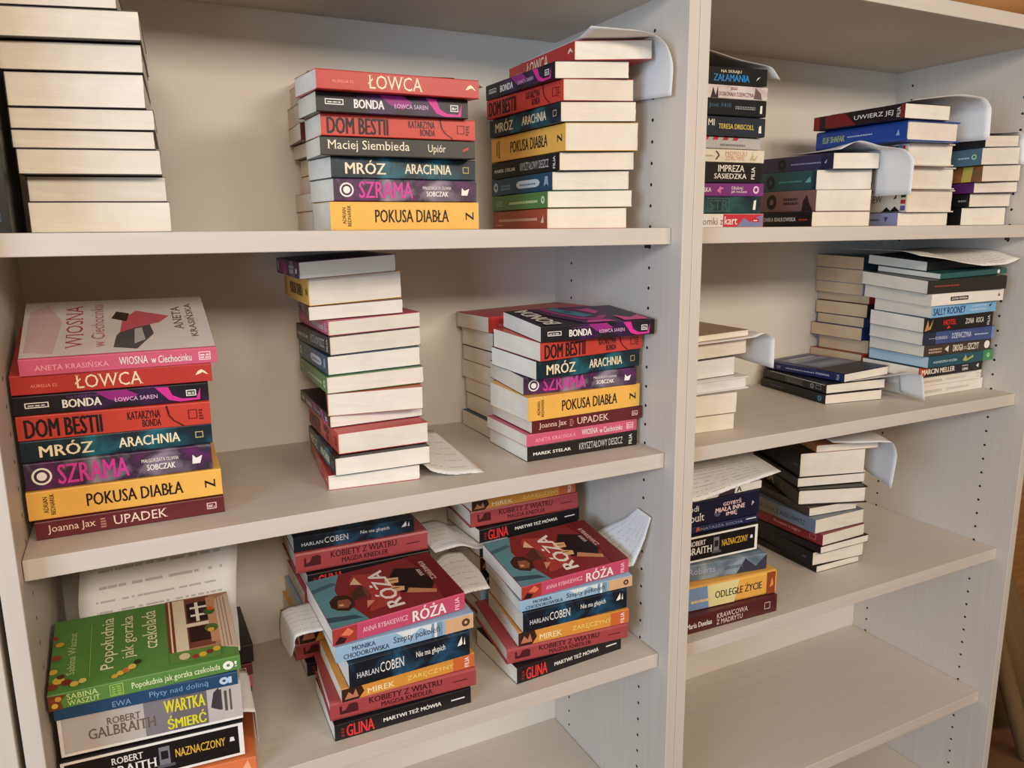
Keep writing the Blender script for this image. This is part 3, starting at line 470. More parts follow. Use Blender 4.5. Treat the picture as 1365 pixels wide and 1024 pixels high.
                    ('b', 0.088, 0.285, 0.32, 0.5, (226, 200, 140), 1), ('t', 'ODLEGŁE ŻYCIE', 0.336, 0.84, 0.34, 0.72, (44, 44, 44), 0.03, 0), ('p', ((0.927, 0.3), (0.951, 0.75), (0.968, 0.4)), (230, 150, 80))],
             'hc': 1},
 'roberts': {'c': (108, 124, 136),
             'd': 'grey-blue paperback with lavender lettering',
             'el': [('t', 'Nora Roberts', -0.0, 0.464, 0.4, 0.78, (180, 176, 214), 0.0, 0), ('p', ((0.686, 0), (0.774, 0.9), (0.885, 0.3), (1.0, 0.95), (1.0, 0)), (58, 58, 72)), ('b', 0.566, 0.752, 0.4, 0.6, (80, 96, 108), 2)],
             'art': ('smoke', (150, 164, 172), (74, 88, 100))},
 'natasza': {'c': (36, 42, 76),
             'd': 'navy paperback with spaced grey capitals',
             'el': [('t', 'NATASZA SOCHA', 0.383, 0.832, 0.3, 0.72, (150, 150, 170), 0.0, 0), ('p', ((0.329, 0.2), (0.378, 0.4), (0.36, 0.9), (0.333, 0.85)), (200, 80, 50)), ('r', 0.867, 0.979, 0.6, 0.75, (238, 232, 222))]},
 'gdybys': {'c': (26, 28, 50),
            'd': 'dark navy paperback with pink-white capitals',
            'el': [('t', 'Jodi', 0.204, 0.332, 0.55, 0.85, (238, 232, 222), 0.0, 0), ('t', 'Picoult', 0.126, 0.391, 0.2, 0.52, (238, 232, 222), 0.0, 0), ('o', 0.533, 0.4, 0.16, (90, 90, 110), 0.05),
                   ('t', 'GDYBYŚ', 0.591, 0.792, 0.62, 0.82, (240, 205, 205), 0.03, 0), ('t', 'MIAŁA INNE', 0.51, 0.835, 0.4, 0.58, (240, 205, 205), 0.03, 0), ('t', 'IMIĘ', 0.627, 0.749, 0.16, 0.36, (240, 205, 205), 0.03, 0),
                   ('p', ((0.908, 0.4), (0.942, 0.52), (0.917, 0.62)), (190, 170, 170))]},
 'whitea': {'c': (222, 216, 206), 'd': 'thin white booklet with black letter', 'el': [('p', ((0.502, 0), (0.691, 0), (0.703, 1), (0.549, 1)), (60, 44, 52)), ('t', 'A', 0.715, 0.773, 0.15, 0.85, (26, 24, 24), 0.03, 0)]},
 'e1': {'c': (22, 22, 24), 'd': 'black paperback', 'el': [('t', 'DROGO', 0.318, 0.509, 0.3, 0.7, (80, 82, 86), 0.0, 0)]},
 'e2': {'c': (24, 22, 24), 'd': 'black paperback', 'el': [('b', 0.395, 0.724, 0.4, 0.6, (64, 62, 64), 2), ('b', 0.858, 0.923, 0.35, 0.6, (90, 90, 110), 1)]},
 'e3': {'c': (26, 22, 24), 'd': 'slim black paperback', 'el': []},
 'e4': {'c': (132, 40, 44), 'd': 'red paperback with small cream lettering', 'el': [('t', 'Krawiec z lagru', 0.361, 0.71, 0.34, 0.7, (225, 160, 150), 0.0, 0), ('f', 0.841, 0.919, 0.3, 0.75, (200, 120, 115))]},
 'e5': {'c': (112, 122, 136), 'd': 'grey-blue paperback with dark capitals', 'el': [('r', 0.209, 0.486, 0, 1, (126, 116, 108)), ('t', 'POŁOŻNA Z AUSCHWITZ', 0.161, 0.865, 0.3, 0.72, (46, 48, 60), 0.0, 0)]},
 'e6': {'c': (66, 54, 46), 'd': 'slim brown paperback', 'el': []},
 'e7': {'c': (34, 28, 26), 'd': 'dark hardback with gold lettering', 'el': [('t', 'KA', 0.138, 0.42, 0.25, 0.8, (205, 170, 95), 0.03, 0), ('b', 0.57, 0.649, 0.3, 0.7, (120, 100, 60), 3)], 'hc': 1},
 'e8': {'c': (30, 30, 32), 'd': 'black paperback', 'el': [('b', 0.289, 0.812, 0.35, 0.7, (60, 62, 66), 2)]},
 'e9': {'c': (20, 20, 22), 'd': 'very thick black paperback', 'el': [('b', 0.852, 0.952, 0.4, 0.6, (90, 90, 90), 1)]},
 'e10': {'c': (190, 120, 70), 'd': 'thin orange-edged paperback', 'el': []},
 'upright': {'c': (20, 20, 23), 'd': 'tall black book', 'el': [('b', 0.05, 0.09, 0.3, 0.7, (60, 80, 100), 2)]}}
STACKS = {'S1': {'z': 'A',
        'o': 'P',
        'G': [0.0524, -0.014],
        'ref': [-0.8546, 0.1097],
        'books': [('tall', -0.8546, 0.1097, -0.0346, 0.0347, 0.1461, 0.206), ('p', -0.8532, 0.1167, -0.0366, 0.0289, 0.1427, 0.206), ('p', -0.8581, 0.0969, -0.0424, 0.0274, 0.144, 0.206), ('p', -0.8604, 0.096, -0.0524, 0.02, 0.1415, 0.206),
                  ('p', -0.8599, 0.0931, -0.0613, 0.0225, 0.1425, 0.206), ('p', -0.8595, 0.0896, -0.0707, 0.036, 0.1348, 0.206), ('p', -0.8621, 0.0838, -0.0689, 0.03, 0.1379, 0.206), ('p', -0.8625, 0.0708, -0.0686, 0.0299, 0.1385, 0.206),
                  ('p', -0.882, 0.0692, -0.068, 0.028, 0.1376, 0.206)]},
 'S2': {'z': 'A',
        'o': 'S',
        'G': [0.0044, 0.0833],
        'ref': [-0.5188, 0.0947],
        'books': [('pokusa', -0.5188, 0.0947, -0.0541, 0.0376, 0.2063, 0.1361), ('szrama', -0.5126, 0.0959, 0.0017, 0.0292, 0.2026, 0.1345), ('mroz', -0.5149, 0.094, -0.0054, 0.0271, 0.2024, 0.1371),
                  ('siembieda', -0.5297, 0.0841, -0.087, 0.0241, 0.206, 0.138), ('dom', -0.5276, 0.0832, -0.0727, 0.0272, 0.2052, 0.138), ('bonda', -0.5353, 0.0693, -0.0518, 0.025, 0.1988, 0.1374),
                  ('lowca', -0.5387, 0.0473, -0.0222, 0.0244, 0.2109, 0.138)]},
 'S2b': {'z': 'A',
         'o': 'S',
         'G': [0.0231, 0.0483],
         'ref': [-0.509, 0.2402],
         'books': [('krysztal', -0.509, 0.2402, -0.0376, 0.0294, 0.206, 0.1357), ('wiosna', -0.5063, 0.2374, -0.0066, 0.0271, 0.206, 0.1382), ('pokusa', -0.4964, 0.2329, -0.0013, 0.0264, 0.206, 0.1378),
                   ('szrama', -0.4954, 0.2326, 0.0, 0.0249, 0.206, 0.1381), ('mroz', -0.5052, 0.2325, -0.0, 0.0218, 0.206, 0.1358), ('upadek', -0.5184, 0.2466, -0.0688, 0.0245, 0.206, 0.1294),
                   ('bonda', -0.5132, 0.2385, -0.0294, 0.0297, 0.206, 0.1372), ('dom', -0.508, 0.2383, -0.0282, 0.0287, 0.206, 0.1374), ('black', -0.5028, 0.2445, -0.056, 0.0127, 0.2206, 0.1316)]},
 'S3': {'z': 'A',
        'o': 'P',
        'G': [0.105, -0.0013],
        'ref': [-0.1995, 0.0896],
        'books': [('orange', -0.1995, 0.0896, -0.0474, 0.0303, 0.1379, 0.206), ('green', -0.2013, 0.0851, -0.0418, 0.025, 0.1463, 0.2057), ('teal', -0.1908, 0.0897, 0.0053, 0.0273, 0.1377, 0.2048),
                  ('krysztal', -0.1842, 0.0802, 0.0517, 0.0267, 0.1374, 0.2071), ('pokusa', -0.1809, 0.0686, 0.0874, 0.0392, 0.1362, 0.2101), ('mroz', -0.1899, 0.0667, 0.0691, 0.0279, 0.1374, 0.2067),
                  ('dom', -0.1886, 0.0617, 0.1224, 0.0294, 0.1325, 0.2036), ('bonda', -0.2016, 0.0629, 0.0595, 0.0236, 0.1312, 0.2029), ('lowca', -0.1709, 0.0611, -0.0039, 0.0261, 0.1334, 0.2063)]},
 'T1': {'z': 'E',
        'o': 'S',
        'G': [0.0285, -0.0131],
        'ref': [0.0285, 0.0979],
        'books': [('domki', 0.0285, 0.0979, -0.0045, 0.0232, 0.206, 0.138), ('stara', 0.0282, 0.1071, -0.0124, 0.0278, 0.2059, 0.138), ('odb', 0.037, 0.1119, -0.0136, 0.0219, 0.2062, 0.138),
                  ('impreza', 0.029, 0.1047, 0.0119, 0.0334, 0.2057, 0.138), ('morelki', 0.0462, 0.1077, 0.0641, 0.0216, 0.2063, 0.138), ('grey', 0.0333, 0.1037, 0.069, 0.0193, 0.2059, 0.138),
                  ('teresa', 0.0325, 0.097, 0.0527, 0.031, 0.206, 0.138), ('joehill', 0.0275, 0.0953, 0.0322, 0.0262, 0.2052, 0.138), ('jego', 0.0307, 0.0981, 0.0304, 0.022, 0.2061, 0.138),
                  ('zalam', 0.0231, 0.0992, 0.0, 0.027, 0.2055, 0.138)]},
 'T2': {'z': 'E',
        'o': 'P',
        'G': [0.0321, 0.0198],
        'ref': [0.3653, 0.11],
        'books': [('bial', 0.3653, 0.11, -0.0928, 0.0278, 0.1386, 0.206), ('pink', 0.3941, 0.1292, -0.0769, 0.0391, 0.1366, 0.206), ('tealc', 0.4122, 0.1478, -0.1003, 0.0364, 0.1356, 0.206),
                  ('purp', 0.4303, 0.1271, -0.07, 0.0296, 0.1154, 0.2006)]},
 'T3': {'z': 'E',
        'o': 'P',
        'G': [0.0174, 0.0041],
        'ref': [0.6023, 0.1132],
        'books': [('lav', 0.6023, 0.1132, -0.0677, 0.0263, 0.1392, 0.206), ('ew', 0.6085, 0.1011, -0.0276, 0.0435, 0.1386, 0.206), ('ew2', 0.5921, 0.0908, -0.014, 0.042, 0.1385, 0.206),
                  ('ew3', 0.562, 0.0726, -0.0317, 0.0411, 0.1295, 0.206), ('elif', 0.5257, 0.0518, -0.0114, 0.0374, 0.1475, 0.2077), ('uwierz', 0.5047, 0.0428, 0.0006, 0.0266, 0.125, 0.2041)]},
 'T4': {'z': 'E',
        'o': 'P',
        'G': [0.0662, -0.0227],
        'ref': [0.7624, 0.0898],
        'books': [('k1', 0.7624, 0.0898, -0.0415, 0.0359, 0.1383, 0.206), ('k2', 0.7716, 0.0814, 0.0069, 0.027, 0.1372, 0.206), ('k3', 0.766, 0.0712, -0.0209, 0.0211, 0.1389, 0.206), ('k4', 0.7679, 0.0584, 0.0553, 0.0315, 0.1377, 0.206),
                  ('k5', 0.7484, 0.0505, 0.0697, 0.0329, 0.1386, 0.206), ('k6', 0.7469, 0.0452, 0.1275, 0.0224, 0.1367, 0.206)]},
 'S4': {'z': 'B',
        'o': 'S',
        'G': [-0.0046, 0.3293],
        'ref': [-0.8868, 0.0841],
        'books': [('upadek', -0.8868, 0.0841, -0.0137, 0.0231, 0.2079, 0.138), ('pokusa', -0.8919, 0.088, -0.0199, 0.0353, 0.2126, 0.138), ('szrama', -0.891, 0.0908, -0.0253, 0.0326, 0.2028, 0.138),
                  ('mroz', -0.892, 0.093, -0.0201, 0.0255, 0.2066, 0.138), ('dom', -0.8924, 0.0935, -0.0336, 0.0293, 0.2072, 0.138), ('bonda', -0.8931, 0.0933, -0.0178, 0.0231, 0.208, 0.138),
                  ('lowca', -0.893, 0.0946, -0.0191, 0.023, 0.2137, 0.138), ('wiosna', -0.8818, 0.0897, 0.0025, 0.0201, 0.2101, 0.1564)]},
 'S5': {'z': 'B',
        'o': 'P',
        'G': [0.061, 0.0026],
        'ref': [-0.5409, 0.1004],
        'books': [('lowca', -0.5409, 0.1004, -0.1011, 0.023, 0.1304, 0.206), ('mroz', -0.5329, 0.0875, -0.0412, 0.0264, 0.1359, 0.2032), ('dom', -0.5242, 0.0997, -0.0181, 0.0297, 0.1311, 0.2021),
                  ('bonda', -0.5256, 0.1356, -0.0138, 0.0177, 0.138, 0.2127), ('orange', -0.5281, 0.1334, -0.2115, 0.033, 0.1345, 0.206), ('green', -0.5287, 0.1283, -0.0269, 0.0244, 0.1415, 0.2057),
                  ('teal', -0.5243, 0.1359, -0.0106, 0.0268, 0.1361, 0.2021), ('krysztal', -0.5187, 0.1408, 0.0216, 0.0265, 0.1357, 0.2051), ('wiosna', -0.5173, 0.1498, -0.0085, 0.0213, 0.1364, 0.206),
                  ('upadek', -0.5393, 0.169, -0.1313, 0.0207, 0.1345, 0.2066), ('pokusa', -0.5371, 0.1705, -0.0239, 0.0392, 0.1351, 0.2053), ('szrama', -0.552, 0.1546, -0.0357, 0.0245, 0.1373, 0.2069)]},
 'S6': {'z': 'B',
        'o': 'S',
        'G': [0.0058, 0.0789],
        'ref': [-0.2366, 0.086],
        'books': [('krysztal', -0.2366, 0.086, 0.0017, 0.0251, 0.2057, 0.1369), ('wiosna', -0.2394, 0.0824, 0.0233, 0.0204, 0.2081, 0.138), ('upadek', -0.2308, 0.0813, 0.0121, 0.0216, 0.2075, 0.138),
                  ('pokusa', -0.2408, 0.0738, 0.0414, 0.0377, 0.2105, 0.1249), ('szrama', -0.24, 0.0909, -0.063, 0.0281, 0.2005, 0.138), ('mroz', -0.2314, 0.0652, 0.1009, 0.029, 0.2024, 0.1296),
                  ('dom', -0.228, 0.0588, 0.1162, 0.0292, 0.2018, 0.1309), ('bonda', -0.2287, 0.0561, -0.0342, 0.0249, 0.2001, 0.135)]},
 'S6b': {'z': 'B',
         'o': 'S',
         'G': [0.0354, -0.0188],
         'ref': [-0.2282, 0.2322],
         'books': [('teal', -0.2282, 0.2322, 0.0014, 0.0295, 0.2053, 0.1266), ('orange', -0.2194, 0.2323, -0.0, 0.0328, 0.1983, 0.1251), ('green', -0.2203, 0.2324, -0.0, 0.0278, 0.199, 0.1275),
                   ('pokusa', -0.2226, 0.2326, -0.0005, 0.0329, 0.2008, 0.1367), ('krysztal', -0.2233, 0.2324, 0.0, 0.0279, 0.2014, 0.1297), ('szrama', -0.223, 0.2324, -0.0, 0.0331, 0.2011, 0.1328),
                   ('lowca', -0.2312, 0.2327, -0.0015, 0.0272, 0.2093, 0.1368)]},
 'U1': {'z': 'F',
        'o': 'P',
        'G': [0.0368, 0.0072],
        'ref': [0.0453, 0.1001],
        'books': [('c1', 0.0453, 0.1001, -0.0808, 0.0292, 0.1379, 0.206), ('c2', 0.0497, 0.0995, -0.083, 0.0371, 0.1374, 0.206), ('w1', 0.0824, 0.1032, -0.0318, 0.0224, 0.1391, 0.206), ('w2', 0.0675, 0.1173, 0.0017, 0.0334, 0.137, 0.206),
                  ('c3', 0.099, 0.1237, 0.0098, 0.0315, 0.1387, 0.206), ('c4', 0.099, 0.1219, -0.0092, 0.0115, 0.138, 0.206)]},
 'U2': {'z': 'F',
        'o': 'P',
        'G': [0.0304, -0.0014],
        'ref': [0.4789, 0.1487],
        'books': [('bk1', 0.4789, 0.1487, -0.1497, 0.0204, 0.1423, 0.2108), ('bk2', 0.4855, 0.1537, -0.1447, 0.0196, 0.1492, 0.2057), ('immun', 0.5279, 0.1474, 0.0471, 0.0175, 0.1416, 0.209)]},
 'U3': {'z': 'F',
        'o': 'S',
        'G': [-0.0202, 0.0329],
        'ref': [0.6801, 0.2325],
        'books': [('hid', 0.6801, 0.2325, 0.0026, 0.0256, 0.206, 0.138), ('hid2', 0.6802, 0.2325, 0.0023, 0.0256, 0.206, 0.138), ('o1', 0.6803, 0.2321, 0.0018, 0.0236, 0.206, 0.1436), ('o2', 0.6988, 0.2322, 0.0493, 0.0303, 0.206, 0.1309),
                  ('o3', 0.6776, 0.234, 0.0036, 0.0285, 0.206, 0.1411), ('o4', 0.6832, 0.2353, -0.0142, 0.0219, 0.206, 0.1291), ('o5', 0.6877, 0.2325, 0.0203, 0.0295, 0.206, 0.1391), ('o6', 0.6939, 0.2343, -0.0009, 0.0188, 0.206, 0.1414),
                  ('o7', 0.6788, 0.241, -0.0417, 0.0255, 0.206, 0.1345), ('o8', 0.6767, 0.2421, -0.0467, 0.0304, 0.206, 0.1338), ('o9', 0.676, 0.2416, -0.0446, 0.0288, 0.206, 0.1343)]},
 'U4': {'z': 'F',
        'o': 'S',
        'G': [0.0307, 0.0846],
        'ref': [0.7036, 0.0979],
        'books': [('n1', 0.7036, 0.0979, 0.0006, 0.0241, 0.2046, 0.1331), ('n2', 0.6873, 0.0942, -0.0041, 0.0216, 0.2048, 0.1368), ('meller', 0.6719, 0.0853, -0.0058, 0.0232, 0.2059, 0.138),
                  ('agn', 0.6788, 0.0717, -0.0099, 0.0242, 0.209, 0.1426), ('droga', 0.6648, 0.0736, -0.0406, 0.0253, 0.2045, 0.1337), ('dziew', 0.6533, 0.0709, -0.0678, 0.0273, 0.2103, 0.1324),
                  ('hotel', 0.6466, 0.0665, -0.0566, 0.0307, 0.2028, 0.1315), ('sally', 0.6539, 0.0569, -0.008, 0.025, 0.2016, 0.1335), ('wp', 0.6427, 0.0527, -0.0545, 0.0251, 0.2104, 0.1622),
                  ('blk', 0.63, 0.0544, -0.0966, 0.0272, 0.217, 0.1649), ('tl', 0.668, 0.0561, -0.0122, 0.0115, 0.2074, 0.1447), ('bk', 0.6742, 0.0911, -0.0167, 0.0197, 0.206, 0.14)]},
 'S7': {'z': 'C',
        'o': 'S',
        'G': [-0.0151, 0.1785],
        'ref': [-0.8759, 0.0604],
        'books': [('orange2', -0.8759, 0.0604, -0.1029, 0.0246, 0.2062, 0.138), ('naz', -0.8924, 0.061, -0.0639, 0.0527, 0.2101, 0.145), ('wartka', -0.8899, 0.065, -0.0718, 0.0597, 0.2093, 0.145),
                  ('plyty', -0.8903, 0.0529, -0.0619, 0.0202, 0.206, 0.138), ('popol', -0.8932, 0.0447, -0.0175, 0.0214, 0.2136, 0.1411)]},
 'S7b': {'z': 'C',
         'o': 'S',
         'G': [-0.0002, 0.0],
         'ref': [-0.8545, 0.2325],
         'books': [('filia', -0.8545, 0.2325, -0.0004, 0.0086, 0.206, 0.138), ('wiosna', -0.853, 0.2325, -0.0, 0.0202, 0.206, 0.138), ('upadek', -0.8515, 0.2325, 0.0, 0.0204, 0.206, 0.138),
                   ('dark', -0.8481, 0.2328, 0.005, 0.0305, 0.206, 0.138)]},
 'S8': {'z': 'C',
        'o': 'S',
        'G': [0.029, 0.0692],
        'ref': [-0.5633, 0.0506],
        'books': [('glina', -0.5633, 0.0506, -0.0215, 0.0262, 0.2064, 0.1293), ('kobiety', -0.5662, 0.058, -0.0622, 0.03, 0.2182, 0.1347), ('mirek', -0.5506, 0.0509, -0.0129, 0.0214, 0.2016, 0.138),
                  ('coben', -0.5398, 0.0462, 0.0004, 0.0383, 0.183, 0.138), ('szepty', -0.5544, 0.0546, -0.0211, 0.025, 0.206, 0.138), ('roza', -0.5572, 0.0563, 0.0311, 0.0259, 0.2007, 0.1435)]},
 'S8b': {'z': 'C',
         'o': 'S',
         'G': [0.0006, 0.0013],
         'ref': [-0.563, 0.2322],
         'books': [('glina', -0.563, 0.2322, 0.0014, 0.0234, 0.206, 0.138), ('kobiety', -0.5767, 0.2446, -0.0, 0.0315, 0.206, 0.1313), ('mirek', -0.5708, 0.2377, 0.0016, 0.0338, 0.206, 0.1377),
                   ('szepty', -0.5648, 0.2348, 0.0051, 0.0288, 0.206, 0.138), ('roza', -0.5589, 0.2329, 0.0051, 0.0288, 0.206, 0.138), ('glina', -0.553, 0.2322, 0.0015, 0.0278, 0.206, 0.138),
                   ('kobiety', -0.5683, 0.2398, -0.0221, 0.0358, 0.2186, 0.136), ('coben', -0.5689, 0.2432, -0.0317, 0.0257, 0.1967, 0.1327)]},
 'S9': {'z': 'C',
        'o': 'S',
        'G': [0.0153, 0.1488],
        'ref': [-0.2732, 0.0557],
        'books': [('glina', -0.2732, 0.0557, 0.0567, 0.0281, 0.2055, 0.138), ('kobiety', -0.2833, 0.0693, -0.0893, 0.0287, 0.2168, 0.1564), ('mirek', -0.2652, 0.0661, -0.0835, 0.0243, 0.1999, 0.138),
                  ('coben', -0.2589, 0.0615, -0.0386, 0.0349, 0.1915, 0.138), ('szepty', -0.2636, 0.0639, -0.0366, 0.0196, 0.2081, 0.138), ('roza', -0.2609, 0.0619, 0.0199, 0.0236, 0.2039, 0.1387)]},
 'S9b': {'z': 'C',
         'o': 'S',
         'G': [0.0238, 0.0007],
         'ref': [-0.2551, 0.2325],
         'books': [('roza', -0.2551, 0.2325, 0.0025, 0.0262, 0.206, 0.138), ('kobiety', -0.255, 0.2325, 0.004, 0.0312, 0.206, 0.138), ('szepty', -0.255, 0.2325, 0.0071, 0.0262, 0.206, 0.138),
                   ('coben', -0.255, 0.2325, 0.0117, 0.0312, 0.206, 0.138), ('mirek', -0.255, 0.2325, 0.0179, 0.0262, 0.206, 0.138), ('siembieda', -0.255, 0.2325, 0.0256, 0.0262, 0.206, 0.138),
                   ('glina', -0.255, 0.2321, 0.0383, 0.0251, 0.2083, 0.1357), ('kobiety', -0.2658, 0.2444, -0.0559, 0.033, 0.2117, 0.1317), ('mirek', -0.2658, 0.2385, -0.0291, 0.0187, 0.206, 0.1373)]},
 'V1': {'z': 'G',
        'o': 'S',
        'G': [0.0234, 0.0064],
        'ref': [0.0593, 0.0507],
        'books': [('krawc', 0.0593, 0.0507, -0.0392, 0.0335, 0.206, 0.138), ('odlegle', 0.0615, 0.0667, -0.0872, 0.046, 0.2062, 0.138), ('roberts', 0.0478, 0.0906, -0.1498, 0.0318, 0.2058, 0.138),
                  ('naz', 0.0382, 0.0927, -0.0668, 0.0523, 0.2059, 0.138), ('natasza', 0.0435, 0.1012, -0.0758, 0.0129, 0.206, 0.138), ('gdybys', 0.0474, 0.0984, -0.0489, 0.047, 0.206, 0.138),
                  ('whitea', 0.0533, 0.0976, -0.031, 0.0151, 0.2061, 0.138)]},
 'V2': {'z': 'G',
        'o': 'P',
        'G': [0.0361, -0.0129],
        'ref': [0.4602, 0.1245],
        'books': [('e1', 0.4602, 0.1245, -0.0184, 0.0149, 0.1245, 0.206), ('e2', 0.453, 0.1298, -0.0878, 0.0302, 0.1374, 0.206), ('e3', 0.4582, 0.1158, -0.0119, 0.0159, 0.1406, 0.206), ('e4', 0.4636, 0.1173, 0.0092, 0.0248, 0.1262, 0.206),
                  ('e5', 0.4524, 0.1284, -0.0393, 0.0307, 0.1372, 0.206), ('e6', 0.4551, 0.1485, -0.1392, 0.0187, 0.1215, 0.206), ('e7', 0.4431, 0.1702, -0.398, 0.0361, 0.1495, 0.206),
                  ('e8', 0.4523, 0.1811, -0.3277, 0.0204, 0.1504, 0.2055), ('e9', 0.458, 0.1828, -0.3513, 0.0521, 0.1436, 0.2055), ('e10', 0.4868, 0.169, -0.3426, 0.0165, 0.138, 0.206)]}}
